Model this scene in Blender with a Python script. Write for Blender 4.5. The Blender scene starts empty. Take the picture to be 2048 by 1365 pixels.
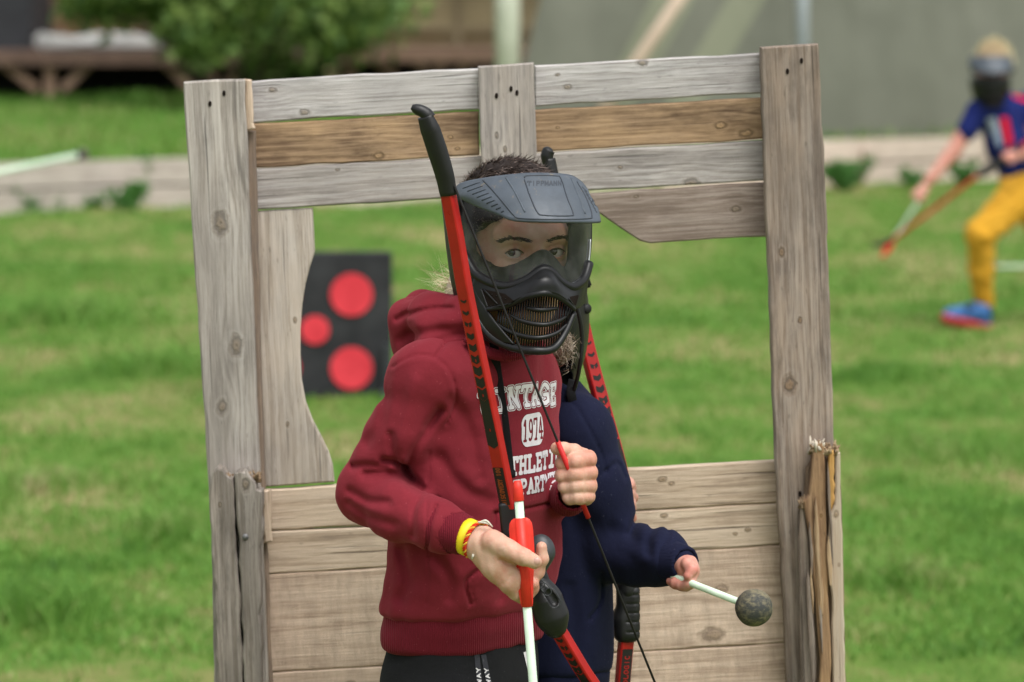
import bpy, bmesh, math, random
import numpy as np
from mathutils import Vector, Matrix
from mathutils.bvhtree import BVHTree

# ------------------------------------------------------------------ camera, sky, sun, exposure
scene = bpy.context.scene
COL = scene.collection
FPX = 9184.0                       # focal length in photo pixels (2048 wide)
PITCH = math.atan(763.0 / FPX)     # camera looks slightly down
CAMZ = 1.61
Y0 = 5.925                         # distance of the boy in front
cam_data = bpy.data.cameras.new('camera')
cam_data.sensor_width = 22.3
cam_data.lens = 22.3 * FPX / 2048.0
cam_data.clip_end = 500.0
cam_data.dof.use_dof = True
cam_data.dof.focus_distance = Y0 - 0.08
cam_data.dof.aperture_fstop = 4.5
cam = bpy.data.objects.new('camera', cam_data)
COL.objects.link(cam)
cam.location = (0, 0, CAMZ)
cam.rotation_euler = (math.pi / 2 - PITCH, 0, 0)
scene.camera = cam

SUN_EL, SUN_AZ = math.radians(60), math.radians(148)     # azimuth clockwise from +Y: to the right, a little behind the camera
world = bpy.data.worlds.new('World')
scene.world = world
world.use_nodes = True
wn = world.node_tree
wn.nodes.clear()
sky = wn.nodes.new('ShaderNodeTexSky')
sky.sky_type = 'NISHITA'
sky.sun_disc = False
sky.sun_elevation = SUN_EL
sky.sun_rotation = SUN_AZ
sky.air_density = 1.0
sky.dust_density = 4.0
hs = wn.nodes.new('ShaderNodeHueSaturation')
hs.inputs['Saturation'].default_value = 0.18          # overcast: a nearly white sky
bg = wn.nodes.new('ShaderNodeBackground')
bg.inputs['Strength'].default_value = 0.14
wo = wn.nodes.new('ShaderNodeOutputWorld')
wn.links.new(sky.outputs[0], hs.inputs['Color'])
wn.links.new(hs.outputs[0], bg.inputs['Color'])
wn.links.new(bg.outputs[0], wo.inputs['Surface'])

sun_d = bpy.data.lights.new('sun', 'SUN')
sun_d.energy = 1.2
sun_d.angle = math.radians(45)
sun_d.color = (1.0, 0.97, 0.93)
sun = bpy.data.objects.new('sun', sun_d)
COL.objects.link(sun)
sdir = Vector((math.sin(SUN_AZ) * math.cos(SUN_EL), math.cos(SUN_AZ) * math.cos(SUN_EL), math.sin(SUN_EL)))
sun.rotation_euler = sdir.to_track_quat('Z', 'Y').to_euler()
sun.location = (3, -3, 12)

scene.view_settings.view_transform = 'Standard'
scene.view_settings.look = 'None'
scene.view_settings.exposure = 0.68
scene.view_settings.gamma = 1.0
scene.view_settings.use_curve_mapping = False
scene.render.engine = 'CYCLES'
scene.cycles.use_denoising = True
scene.cycles.max_bounces = 6
scene.cycles.transparent_max_bounces = 16

rng = random.Random(7)
nrg = np.random.RandomState(7)

# ------------------------------------------------------------------ placing helpers
def at(px, py, Y):
    """world point that the photo shows at (px, py), standing Y metres away"""
    cp, sp = math.cos(PITCH), math.sin(PITCH)
    a, b = (px - 1024.0) / FPX, (682.5 - py) / FPX
    d = Vector((a, cp + b * sp, -sp + b * cp))
    t = Y / d.y
    return Vector((d.x * t, Y, CAMZ + d.z * t))
def W(px, py, dy=0.0):
    return at(px, py, Y0 + dy)
def ground_at(px, py):
    cp, sp = math.cos(PITCH), math.sin(PITCH)
    a, b = (px - 1024.0) / FPX, (682.5 - py) / FPX
    d = Vector((a, cp + b * sp, -sp + b * cp))
    t = CAMZ / -d.z
    return Vector((d.x * t, d.y * t, 0))

# ------------------------------------------------------------------ object helpers
def thing(name, label, cat, loc=(0, 0, 0), group=None):
    o = bpy.data.objects.new(name, None)
    COL.objects.link(o)
    o.empty_display_size = 0.05
    o.location = loc
    o['label'] = label; o['category'] = cat
    if group: o['group'] = group
    return o
def tag(o, label, cat, group=None):
    o['label'] = label; o['category'] = cat
    if group: o['group'] = group
    return o
def link(name, me, mat, parent=None, smooth=True, matrix=None):
    """link mesh me (given in world coordinates, or local with matrix) as one object under parent"""
    o = bpy.data.objects.new(name, me)
    COL.objects.link(o)
    if mat is not None:
        if isinstance(mat, (list, tuple)):
            for m in mat: me.materials.append(m)
        elif not me.materials: me.materials.append(mat)
    if smooth:
        me.polygons.foreach_set('use_smooth', [True] * len(me.polygons))
    if matrix is not None: o.matrix_basis = matrix
    if parent is not None:
        o.parent = parent
        pm = Matrix.Identity(4); q = parent
        while q is not None:
            pm = q.matrix_basis @ pm
            q = q.parent
        o.matrix_basis = pm.inverted() @ (matrix if matrix is not None else Matrix.Identity(4))
    return o
def pydata(verts, faces, name='m'):
    me = bpy.data.meshes.new(name)
    me.from_pydata([tuple(v) for v in verts], [], faces)
    me.update()
    return me
def np_mesh(V, Q, name='m'):
    """mesh from numpy vertices and an (n, k) array of polygons"""
    me = bpy.data.meshes.new(name)
    n, k = Q.shape
    me.vertices.add(len(V)); me.vertices.foreach_set('co', np.ascontiguousarray(V, dtype=np.float32).ravel())
    me.loops.add(n * k); me.loops.foreach_set('vertex_index', np.ascontiguousarray(Q, dtype=np.int32).ravel())
    me.polygons.add(n); me.polygons.foreach_set('loop_start', np.arange(0, n * k, k, dtype=np.int32))
    me.update(calc_edges=True)
    me.validate()
    return me
def join_meshes(meshes, name='m'):
    bm = bmesh.new()
    for m in meshes: bm.from_mesh(m)
    me = bpy.data.meshes.new(name); bm.to_mesh(me); bm.free()
    return me

def resample(pts, n):
    P = np.array([tuple(p) for p in pts], float)
    s = np.r_[0, np.cumsum(np.linalg.norm(np.diff(P, axis=0), axis=1))]
    t = np.linspace(0, s[-1], n)
    return np.stack([np.interp(t, s, P[:, i]) for i in range(P.shape[1])], 1)
def catmull(pts, n=8):
    P = [np.array(tuple(p), float) for p in pts]
    P = [2 * P[0] - P[1]] + P + [2 * P[-1] - P[-2]]
    out = []
    for i in range(1, len(P) - 2):
        p0, p1, p2, p3 = P[i - 1:i + 3]
        for k in range(n):
            t = k / n
            out.append(0.5 * (2 * p1 + (p2 - p0) * t + (2 * p0 - 5 * p1 + 4 * p2 - p3) * t * t + (3 * p1 - p0 - 3 * p2 + p3) * t ** 3))
    out.append(P[-2])
    return np.array(out)
def tube(pts, r, seg=8, name='m', flat=1.0, up=None):
    """closed tube along pts; r a number or a list; flat squeezes the section along 'up'"""
    P = np.array([tuple(p) for p in pts], float); n = len(P)
    R = np.full(n, r, float) if np.isscalar(r) else np.interp(np.linspace(0, 1, n), np.linspace(0, 1, len(r)), r)
    T = np.gradient(P, axis=0); T /= np.linalg.norm(T, axis=1)[:, None] + 1e-12
    V = []; u = np.array(up if up is not None else ((0, 0, 1) if abs(T[0][2]) < .9 else (1, 0, 0)), float)
    for i in range(n):
        a = u - T[i] * np.dot(u, T[i]); a /= np.linalg.norm(a) + 1e-12
        if up is None: u = a
        b = np.cross(T[i], a)
        for k in range(seg):
            t = 2 * math.pi * k / seg
            V.append(P[i] + R[i] * (math.cos(t) * a * flat + math.sin(t) * b))
    F = []
    for i in range(n - 1):
        for k in range(seg):
            F.append((i * seg + k, i * seg + (k + 1) % seg, (i + 1) * seg + (k + 1) % seg, (i + 1) * seg + k))
    F.append(tuple(range(seg - 1, -1, -1))); F.append(tuple((n - 1) * seg + k for k in range(seg)))
    return pydata(V, F, name)
def box_sweep(pts, w, t, wdir, name='m', bev=0.2):
    """bevelled flat bar along pts: width w along wdir, thickness t across it (numbers or lists)"""
    P = np.array([tuple(p) for p in pts], float); n = len(P)
    f = lambda q: np.full(n, q, float) if np.isscalar(q) else np.interp(np.linspace(0, 1, n), np.linspace(0, 1, len(q)), q)
    Wd, Td = f(w), f(t)
    T = np.gradient(P, axis=0); T /= np.linalg.norm(T, axis=1)[:, None]
    V = []; wd = np.array(tuple(wdir), float)
    for i in range(n):
        a = wd - T[i] * np.dot(wd, T[i]); a /= np.linalg.norm(a); b = np.cross(T[i], a)
        hw, ht = Wd[i] / 2, Td[i] / 2; c = min(hw, ht) * bev * 2
        for x, y in ((-hw, -ht + c), (-hw + c, -ht), (hw - c, -ht), (hw, -ht + c), (hw, ht - c), (hw - c, ht), (-hw + c, ht), (-hw, ht - c)):
            V.append(P[i] + a * x + b * y)
    F = []
    for i in range(n - 1):
        for k in range(8): F.append((i * 8 + k, i * 8 + (k + 1) % 8, (i + 1) * 8 + (k + 1) % 8, (i + 1) * 8 + k))
    F.append(tuple(range(7, -1, -1))); F.append(tuple((n - 1) * 8 + k for k in range(8)))
    me = pydata(V, F, name)
    fix_normals(me)
    return me
def fix_normals(me):
    bm = bmesh.new(); bm.from_mesh(me)
    bmesh.ops.recalc_face_normals(bm, faces=bm.faces)
    bm.to_mesh(me); bm.free()
def box(c, s, rot=None, name='m', bev=0.0):
    bm = bmesh.new(); bmesh.ops.create_cube(bm, size=1.0)
    for v in bm.verts: v.co = Vector((v.co.x * s[0], v.co.y * s[1], v.co.z * s[2]))
    if bev: bmesh.ops.bevel(bm, geom=bm.edges[:], offset=bev, segments=2, affect='EDGES')
    M = Matrix.Translation(Vector(c)) @ (rot.to_4x4() if rot is not None else Matrix.Identity(4))
    bm.transform(M)
    me = bpy.data.meshes.new(name); bm.to_mesh(me); bm.free()
    return me
def beam(a, b, w, t, name='m', side=(0, 1, 0), bev=0.003):
    return box_sweep([a, b], w, t, side, name, bev=min(.4, bev / max(1e-6, min(w, t)) ))
def loft(curves, thick=0.0, nu=40, nv=6, name='m', smooth_v=True, by_index=False):
    """surface through curves (each a list of 3D points), thickened inwards"""
    C = [catmull(c, 6) for c in curves] if by_index else [resample(catmull(c, 10), nu) for c in curves]
    nu = len(C[0])
    rows = []
    for j in range(nu):
        col = [c[j] for c in C]
        rows.append(resample(catmull(col, nv) if smooth_v and len(col) > 2 else col, (len(col) - 1) * nv + 1))
    A = np.array(rows); nu_, nv_ = A.shape[:2]
    V = A.reshape(-1, 3)
    F = [(i * nv_ + j, (i + 1) * nv_ + j, (i + 1) * nv_ + j + 1, i * nv_ + j + 1) for i in range(nu_ - 1) for j in range(nv_ - 1)]
    me = pydata(V, F, name)
    if thick:
        bm = bmesh.new(); bm.from_mesh(me)
        bmesh.ops.recalc_face_normals(bm, faces=bm.faces)
        bmesh.ops.solidify(bm, geom=bm.faces[:], thickness=thick)
        bmesh.ops.recalc_face_normals(bm, faces=bm.faces)
        bm.to_mesh(me); bm.free()
    return me

# ------------------------------------------------------------------ signed-distance sculpting
class Field:
    def __init__(s, lo, hi, h):
        s.lo = np.array(tuple(lo), float); s.h = h
        n = np.ceil((np.array(tuple(hi), float) - s.lo) / h).astype(int) + 1
        s.n = n
        s.X = (s.lo[0] + h * np.arange(n[0])).astype(np.float32)[:, None, None]
        s.Y = (s.lo[1] + h * np.arange(n[1])).astype(np.float32)[None, :, None]
        s.Z = (s.lo[2] + h * np.arange(n[2])).astype(np.float32)[None, None, :]
        s.d = None
    def cap(s, a, b, ra, rb=None):
        rb = ra if rb is None else rb
        a = [float(q) for q in a]; b = [float(q) for q in b]
        ba = [b[i] - a[i] for i in range(3)]; L = sum(q * q for q in ba) + 1e-12
        x, y, z = s.X - a[0], s.Y - a[1], s.Z - a[2]
        t = np.clip((x * (ba[0] / L) + y * (ba[1] / L)) + z * (ba[2] / L), 0, 1)
        return np.sqrt((x - t * ba[0]) ** 2 + (y - t * ba[1]) ** 2 + (z - t * ba[2]) ** 2) - (ra + (rb - ra) * t)
    def chain(s, pts, rad, k=0.006):
        d = None
        for i in range(len(pts) - 1):
            c = s.cap(pts[i], pts[i + 1], rad[i], rad[i + 1])
            d = c if d is None else smin(d, c, k)
        return d
    def ell(s, c, r, R=None):
        x, y, z = s.X - float(c[0]), s.Y - float(c[1]), s.Z - float(c[2])
        if R is not None:
            R = np.array(R)
            u = x * R[0][0] + y * R[1][0] + z * R[2][0]; v = x * R[0][1] + y * R[1][1] + z * R[2][1]; w = x * R[0][2] + y * R[1][2] + z * R[2][2]
            x, y, z = u, v, w
        k0 = np.sqrt((x / r[0]) ** 2 + (y / r[1]) ** 2 + (z / r[2]) ** 2)
        k1 = np.sqrt((x / r[0] ** 2) ** 2 + (y / r[1] ** 2) ** 2 + (z / r[2] ** 2) ** 2) + 1e-9
        return k0 * (k0 - 1) / k1
    def rings(s, rows, p=2.2):
        """rows: (z, cx, cy, a, b, yaw) from top to bottom: elliptical sections blended along z"""
        rows = sorted(rows, key=lambda q: q[0])
        A = np.array(rows, float); z = s.Z.ravel()
        def f(i):
            t = catmull(A[:, [0, i]], 8); return np.interp(z, t[:, 0], t[:, 1]).astype(np.float32)[None, None, :]
        cx, cy, a, b, yw = (f(i) for i in range(1, 6))
        x, y = s.X - cx, s.Y - cy
        c, q = np.cos(yw), np.sin(yw)
        u, v = (x * c + y * q) / a, (-x * q + y * c) / b
        d = ((np.abs(u) ** p + np.abs(v) ** p) ** (1 / p) - 1) * np.minimum(a, b)
        return smax(d, np.maximum(A[0, 0] - s.Z, s.Z - A[-1, 0]), 0.01)
    def boxd(s, c, r, R=None, rnd=0.004):
        x, y, z = s.X - float(c[0]), s.Y - float(c[1]), s.Z - float(c[2])
        if R is not None:
            R = np.array(R)
            u = x * R[0][0] + y * R[1][0] + z * R[2][0]; v = x * R[0][1] + y * R[1][1] + z * R[2][1]; w = x * R[0][2] + y * R[1][2] + z * R[2][2]
            x, y, z = u, v, w
        qx, qy, qz = np.abs(x) - r[0] + rnd, np.abs(y) - r[1] + rnd, np.abs(z) - r[2] + rnd
        return np.sqrt(np.maximum(qx, 0) ** 2 + np.maximum(qy, 0) ** 2 + np.maximum(qz, 0) ** 2) + np.minimum(np.maximum(qx, np.maximum(qy, qz)), 0) - rnd
    def linexz(s, pts):
        """distance to a polyline seen along Y (an (nx,1,nz) array)"""
        P = np.array([(p[0], p[2]) for p in pts], float); d = None
        for i in range(len(P) - 1):
            a, b = P[i], P[i + 1]; ba = b - a; L = ba @ ba + 1e-12
            x, z = s.X - a[0], s.Z - a[1]
            t = np.clip((x * ba[0] + z * ba[1]) / L, 0, 1)
            q = np.sqrt((x - t * ba[0]) ** 2 + (z - t * ba[1]) ** 2)
            d = q if d is None else np.minimum(d, q)
        return d
    def crease(s, pts, w, depth, y_to):
        """furrow (depth > 0) or ridge (depth < 0) on the side facing -Y"""
        q = s.linexz(catmull(pts, 5) if len(pts) > 2 else pts)
        g = depth * np.exp(-(q / w) ** 2)
        return g * np.clip((y_to - s.Y) / 0.02, 0, 1)
    def wob(s, amp, sc, seed=0):
        r = np.random.RandomState(seed); out = 0
        for i in range(4):
            k = r.normal(size=3) * sc; ph = r.rand() * 6.28
            out = out + np.sin(s.X * k[0] + s.Y * k[1] + s.Z * k[2] + ph)
        return (amp / 2.0) * out
    def mesh(s, d, name='m'):
        d = np.broadcast_to(d, s.n).astype(np.float32)
        ins = d < 0
        nx, ny, nz = d.shape
        cnt = np.zeros((nx - 1, ny - 1, nz - 1), np.int8)
        cs = [(i, j, k) for i in (0, 1) for j in (0, 1) for k in (0, 1)]
        for i, j, k in cs: cnt += ins[i:nx - 1 + i, j:ny - 1 + j, k:nz - 1 + k]
        cell = np.argwhere((cnt > 0) & (cnt < 8))
        idx = np.full(cnt.shape, -1, np.int32); idx[tuple(cell.T)] = np.arange(len(cell))
        vals = np.stack([d[cell[:, 0] + i, cell[:, 1] + j, cell[:, 2] + k] for i, j, k in cs], 1)
        acc = np.zeros((len(cell), 3)); num = np.zeros(len(cell))
        C = np.array(cs, float)
        for p in range(8):
            for q in range(p + 1, 8):
                if np.abs(C[p] - C[q]).sum() != 1: continue
                m = (vals[:, p] < 0) != (vals[:, q] < 0)
                t = vals[m, p] / (vals[m, p] - vals[m, q])
                acc[m] += C[p] + t[:, None] * (C[q] - C[p]); num[m] += 1
        V = s.lo + s.h * (cell + acc / num[:, None])
        Q = []
        for ax in range(3):
            sl0 = [slice(None)] * 3; sl1 = [slice(None)] * 3
            sl0[ax] = slice(0, -1); sl1[ax] = slice(1, None)
            A, B = ins[tuple(sl0)], ins[tuple(sl1)]
            e = np.argwhere(A != B)
            o1, o2 = (ax + 1) % 3, (ax + 2) % 3
            lim = np.array(cnt.shape)
            e = e[(e[:, o1] > 0) & (e[:, o2] > 0) & (e[:, o1] < lim[o1]) & (e[:, o2] < lim[o2])]
            fl = A[tuple(e.T)]
            d1 = np.zeros(3, int); d1[o1] = 1; d2 = np.zeros(3, int); d2[o2] = 1
            q = np.stack([idx[tuple((e - d1 - d2).T)], idx[tuple((e - d2).T)], idx[tuple(e.T)], idx[tuple((e - d1).T)]], 1)
            q[~fl] = q[~fl][:, ::-1]
            Q.append(q)
        return np_mesh(V, np.concatenate(Q), name)
def smin(a, b, k):
    h = np.clip(0.5 + 0.5 * (b - a) / k, 0, 1)
    return b + (a - b) * h - k * h * (1 - h)
def smax(a, b, k): return -smin(-a, -b, k)
def bounds(pts, pad):
    P = np.array([tuple(p) for p in pts]); return P.min(0) - pad, P.max(0) + pad
# ------------------------------------------------------------------ materials
class NT:
    def __init__(s, name):
        s.m = bpy.data.materials.new(name); s.m.use_nodes = True
        s.t = s.m.node_tree; s.b = s.t.nodes['Principled BSDF']; s.out = s.t.nodes['Material Output']
    def n(s, kind, **kw):
        nd = s.t.nodes.new(kind)
        for k, v in kw.items():
            if k in nd.inputs: s.set(nd.inputs[k], v)
            else: setattr(nd, k, v)
        return nd
    def set(s, sock, v):
        if isinstance(v, bpy.types.NodeSocket): s.t.links.new(v, sock)
        elif hasattr(sock.default_value, '__len__') and len(sock.default_value) == 4 and len(v) == 3: sock.default_value = (*v, 1)
        else: sock.default_value = v
    def math(s, op, a, b=0.0, c=None, clamp=False):
        nd = s.t.nodes.new('ShaderNodeMath'); nd.operation = op; nd.use_clamp = clamp
        s.set(nd.inputs[0], a); s.set(nd.inputs[1], b)
        if c is not None: s.set(nd.inputs[2], c)
        return nd.outputs[0]
    def mix(s, f, a, b, mode='MIX'):
        nd = s.t.nodes.new('ShaderNodeMix'); nd.data_type = 'RGBA'; nd.blend_type = mode
        s.set(nd.inputs[0], f); s.set(nd.inputs[6], a if not isinstance(a, tuple) else (*a[:3], 1)); s.set(nd.inputs[7], b if not isinstance(b, tuple) else (*b[:3], 1))
        return nd.outputs[2]
    def noise(s, vec, scale, detail=4, rough=0.55, dist=0.0):
        nd = s.n('ShaderNodeTexNoise', Scale=scale, Detail=detail, Roughness=rough, Distortion=dist)
        if vec is not None: s.set(nd.inputs['Vector'], vec)
        return nd.outputs['Fac']
    def ramp(s, f, stops):
        nd = s.t.nodes.new('ShaderNodeValToRGB'); s.set(nd.inputs[0], f)
        el = nd.color_ramp.elements
        while len(el) < len(stops): el.new(0.5)
        for e, (p, c) in zip(el, stops):
            e.position = p; e.color = (*c, 1) if not np.isscalar(c) else (c, c, c, 1)
        return nd.outputs[0]
    def coord(s, which='Object'): return s.n('ShaderNodeTexCoord').outputs[which]
    def mapping(s, vec, scale=(1, 1, 1), loc=(0, 0, 0)):
        nd = s.n('ShaderNodeMapping'); s.set(nd.inputs['Vector'], vec); nd.inputs['Scale'].default_value = scale; nd.inputs['Location'].default_value = loc
        return nd.outputs[0]
    def bump(s, h, strength=0.3, dist=0.002):
        nd = s.n('ShaderNodeBump', Strength=strength, Distance=dist); s.set(nd.inputs['Height'], h)
        s.set(s.b.inputs['Normal'], nd.outputs[0])
    def col(s, c): s.set(s.b.inputs['Base Color'], c)
    def rough(s, r): s.set(s.b.inputs['Roughness'], r)
    def spec(s, v): s.b.inputs['Specular IOR Level'].default_value = v

def mottled(name, c1, c2, scale=20, rough=0.7, bump=0.15, bscale=None, spec=0.4, dist=0.001, detail=5):
    t = NT(name); v = t.coord('Object')
    f = t.noise(v, scale, detail, 0.6)
    t.col(t.ramp(f, [(0.3, c1), (0.7, c2)]))
    t.rough(rough); t.spec(spec)
    t.bump(t.noise(v, bscale or scale * 6, 4, 0.6), bump, dist)
    return t.m

def fabric(name, c, c2, fuzz=0.25, rib=None):
    t = NT(name); v = t.coord('Object')
    f = t.noise(v, 9, 5, 0.6); fine = t.noise(v, 900, 2, 0.7)
    base = t.ramp(f, [(0.3, c), (0.72, c2)])
    base = t.mix(t.math('MULTIPLY', t.math('SUBTRACT', fine, 0.35, clamp=True), 0.30), base, tuple(min(1, q * 1.9 + .008) for q in c2))
    lint = t.math('GREATER_THAN', t.noise(v, 260, 1, 0.5), 0.75)
    base = t.mix(t.math('MULTIPLY', lint, 0.25), base, tuple(min(1, q * 2 + .07) for q in c2))
    t.col(base); t.rough(0.95); t.spec(0.12)
    t.b.inputs['Sheen Weight'].default_value = fuzz
    t.b.inputs['Sheen Roughness'].default_value = 0.45
    t.set(t.b.inputs['Sheen Tint'], tuple(min(1, q * 2.5 + .12) for q in c2))
    rdg = lambda sc: t.math('ABSOLUTE', t.math('SUBTRACT', t.noise(v, sc, 3, 0.5, 0.6), 0.5))
    h = t.math('ADD', t.math('ADD', t.math('MULTIPLY', t.noise(v, 35, 4, 0.6), 0.6), t.math('MULTIPLY', fine, 0.10)), t.math('ADD', t.math('MULTIPLY', rdg(13), 1.5), t.math('MULTIPLY', rdg(34), 0.5)))
    if rib:
        w = t.n('ShaderNodeTexWave', Scale=rib[0], Distortion=0.3, bands_direction=rib[1]); t.set(w.inputs['Vector'], v)
        h = t.math('ADD', h, t.math('MULTIPLY', w.outputs['Fac'], 0.5))
    t.bump(h, 0.55, 0.0034)
    return t.m

def wood(name, light, dark, knots=(), ring=150.0, seed=0.0, warm=None, rough_saw=0.0, warm_amt=0.5, grime=0.5):
    """weathered board: grain along local X, width along local Z; knots (x, z, r) in local metres"""
    t = NT(name); co = t.coord('Object')
    co2 = t.mapping(co, loc=(seed * 1.37, seed * .61, seed * 2.11))
    sx = t.n('ShaderNodeSeparateXYZ'); t.set(sx.inputs[0], co)
    x, z = sx.outputs[0], sx.outputs[2]
    zz = t.math('ADD', z, t.math('MULTIPLY', t.math('SUBTRACT', t.noise(t.mapping(co2, (1.6, 3, 7)), 1.0, 3, 0.5), 0.5), 0.05))
    kmask = None; kd = None
    for kx, kz, kr in knots:
        dx, dz = t.math('MULTIPLY', t.math('SUBTRACT', x, kx), 0.62), t.math('SUBTRACT', z, kz)
        d2 = t.math('ADD', t.math('MULTIPLY', dx, dx), t.math('MULTIPLY', dz, dz))
        e = t.math('EXPONENT', t.math('MULTIPLY', d2, -1.0 / (2.4 * kr) ** 2))
        zz = t.math('SUBTRACT', zz, t.math('MULTIPLY', t.math('MULTIPLY', dz, e), 0.8))
        dn = t.math('ADD', t.math('DIVIDE', t.math('SQRT', d2), kr), t.math('MULTIPLY', t.math('SUBTRACT', t.noise(co2, 90, 4, 0.7), 0.5), 1.3))
        kd = dn if kd is None else t.math('MINIMUM', kd, dn)
    wv = t.math('SINE', t.math('MULTIPLY', zz, ring * 6.283))
    grain = lambda sx, sz, dt=6, rg=0.72: t.noise(t.mapping(co2, (sx, sz * .6, sz)), 1.0, dt, rg)
    fine = grain(14, 420); mid = grain(6, 120)
    blotch = t.noise(t.mapping(co2, (9, 16, 22)), 1.0, 6, 0.65)
    # growth-ring position along the warped grain: bands of uneven width
    bands = t.noise(t.n('ShaderNodeCombineXYZ', X=t.math('MULTIPLY', x, 1.2), Y=seed, Z=t.math('MULTIPLY', zz, ring * 1.4)).outputs[0], 1.0, 3, 0.6)
    g = t.math('ADD', t.math('ADD', t.math('MULTIPLY', wv, 0.018), t.math('MULTIPLY', bands, 0.30)), t.math('ADD', t.math('MULTIPLY', fine, 0.34), t.math('ADD', t.math('MULTIPLY', mid, 0.12), t.math('MULTIPLY', blotch, 0.26))))
    g = t.math('ADD', t.math('MULTIPLY', t.math('SUBTRACT', g, 0.505), 1.45), 0.515)
    c = t.ramp(g, [(0.34, tuple(q * .6 for q in dark)), (0.46, dark), (0.53, tuple((a + b) / 2 for a, b in zip(light, dark))), (0.64, light)])
    if warm: c = t.mix(t.math('MULTIPLY', t.ramp(blotch, [(0.38, 0.0), (0.66, 1.0)]), warm_amt), c, t.mix(g, tuple(q * .55 for q in warm), warm))
    c = t.mix(t.math('MULTIPLY', t.ramp(t.noise(t.mapping(co2, (6, 22, 26)), 1.0, 6, 0.7), [(0.52, 0.0), (0.72, 1.0)]), grime), c, tuple(q * 0.45 for q in dark))
    crack = t.ramp(t.noise(t.mapping(co2, (3.0, 90, 150)), 1.0, 3, 0.5), [(0.66, 0.0), (0.70, 1.0)])
    c = t.mix(t.math('MULTIPLY', crack, 0.75), c, tuple(q * 0.3 for q in dark))
    wash = t.ramp(t.noise(t.mapping(co2, (3.2, 6, 14), (4, 1, 2)), 1.0, 5, 0.65), [(0.36, 1.0), (0.58, 0.0)])
    c = t.mix(t.math('MULTIPLY', wash, min(.6, grime * .95)), c, tuple(q * 0.72 for q in dark))
    speck = t.ramp(t.noise(t.mapping(co2, (60, 140, 200)), 1.0, 2, 0.5), [(0.68, 0.0), (0.74, 1.0)])
    c = t.mix(t.math('MULTIPLY', speck, 0.35), c, tuple(q * 0.35 for q in dark))
    hgt = t.math('SUBTRACT', t.math('ADD', t.math('MULTIPLY', g, 0.7), t.math('MULTIPLY', fine, 0.6)), t.math('MULTIPLY', crack, 0.9))
    if kd is not None:
        ringf = t.math('SINE', t.math('MULTIPLY', kd, 8.0))
        kc = t.mix(t.math('ADD', t.math('MULTIPLY', ringf, 0.28), 0.42), tuple(q * .38 for q in dark), tuple(q * .8 for q in (warm or dark)))
        edge = t.ramp(kd, [(0.0, 0.95), (0.55, 0.8), (1.0, 0.0)])
        c = t.mix(edge, c, kc)
        halo = t.ramp(t.math('MULTIPLY', kd, 0.5), [(0.45, 0.0), (0.53, 0.3), (0.66, 0.0)])
        c = t.mix(t.math('MULTIPLY', halo, mid), c, tuple(min(1, q * 1.05) for q in light))
        hgt = t.math('ADD', hgt, t.math('MULTIPLY', edge, t.math('MULTIPLY', ringf, 0.4)))
    if rough_saw:
        sw = t.noise(t.mapping(co2, (60, 10, 16)), 1.0, 5, 0.7)
        hgt = t.math('ADD', hgt, t.math('MULTIPLY', sw, rough_saw))
        c = t.mix(t.ramp(sw, [(0.35, 0.35), (0.6, 0.0)]), c, tuple(q * 0.5 for q in dark))
    t.col(c); t.rough(0.88); t.spec(0.2)
    t.bump(hgt, 0.55, 0.003)
    return t.m

def plastic(name, c, rough=0.42, spec=0.5, dust=0.0, dustc=(0.3, 0.22, 0.1), bump=0.06):
    t = NT(name); v = t.coord('Object')
    f = t.noise(v, 30, 5, 0.65)
    base = t.ramp(f, [(0.3, tuple(q * .85 for q in c)), (0.7, tuple(q * 1.15 for q in c))])
    if dust:
        m = t.ramp(t.noise(v, 75, 6, 0.75), [(0.60, 0.0), (0.72, 1.0)])
        m2 = t.ramp(t.noise(v, 14, 3), [(0.45, 0.0), (0.6, 1.0)])
        base = t.mix(t.math('MULTIPLY', t.math('MULTIPLY', m, m2), dust), base, dustc)
    t.col(base)
    t.rough(t.ramp(t.noise(v, 55, 5, 0.7), [(0.3, rough * .85), (0.7, min(1, rough * 1.25))])); t.spec(spec)
    t.bump(t.noise(v, 700, 2), bump, 0.0006)
    return t.m

def skin(name, c=(0.60, 0.375, 0.275), red=(0.54, 0.245, 0.175)):
    t = NT(name); v = t.coord('Object')
    t.col(t.ramp(t.noise(v, 28, 5, 0.6), [(0.36, red), (0.58, c)]))
    t.rough(0.52); t.spec(0.35)
    t.b.inputs['Subsurface Weight'].default_value = 0.12
    t.b.inputs['Subsurface Radius'].default_value = (0.006, 0.002, 0.001)
    t.b.inputs['Subsurface Scale'].default_value = 1.0
    t.bump(t.math('ADD', t.noise(v, 420, 3, 0.6), t.noise(v, 90, 3)), 0.26, 0.0014)
    return t.m

M = {}
M['maroon'] = fabric('maroon_fleece', (0.150, 0.0145, 0.0225), (0.200, 0.021, 0.031), fuzz=0.32)
M['maroon_rib'] = fabric('maroon_rib_knit', (0.120, 0.009, 0.017), (0.160, 0.013, 0.024), rib=(120, 'X'))
M['navy'] = fabric('navy_fleece', (0.0062, 0.0076, 0.0215), (0.0095, 0.0115, 0.032), fuzz=0.12)
M['black_cloth'] = fabric('black_jersey', (0.010, 0.010, 0.011), (0.016, 0.016, 0.018), fuzz=0.06)
M['grey_tape'] = fabric('grey_tape', (0.035, 0.036, 0.045), (0.05, 0.05, 0.06), fuzz=0.05)
M['white_print'] = mottled('white_print', (0.62, 0.60, 0.62), (0.74, 0.72, 0.73), 60, 0.7, 0.2)
M['maroon_print'] = mottled('maroon_print', (0.15, 0.012, 0.026), (0.18, 0.016, 0.03), 60, 0.9, 0.2)
M['webbing'] = fabric('black_webbing', (0.012, 0.012, 0.013), (0.02, 0.02, 0.022), fuzz=0.05, rib=(260, 'Z'))
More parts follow.
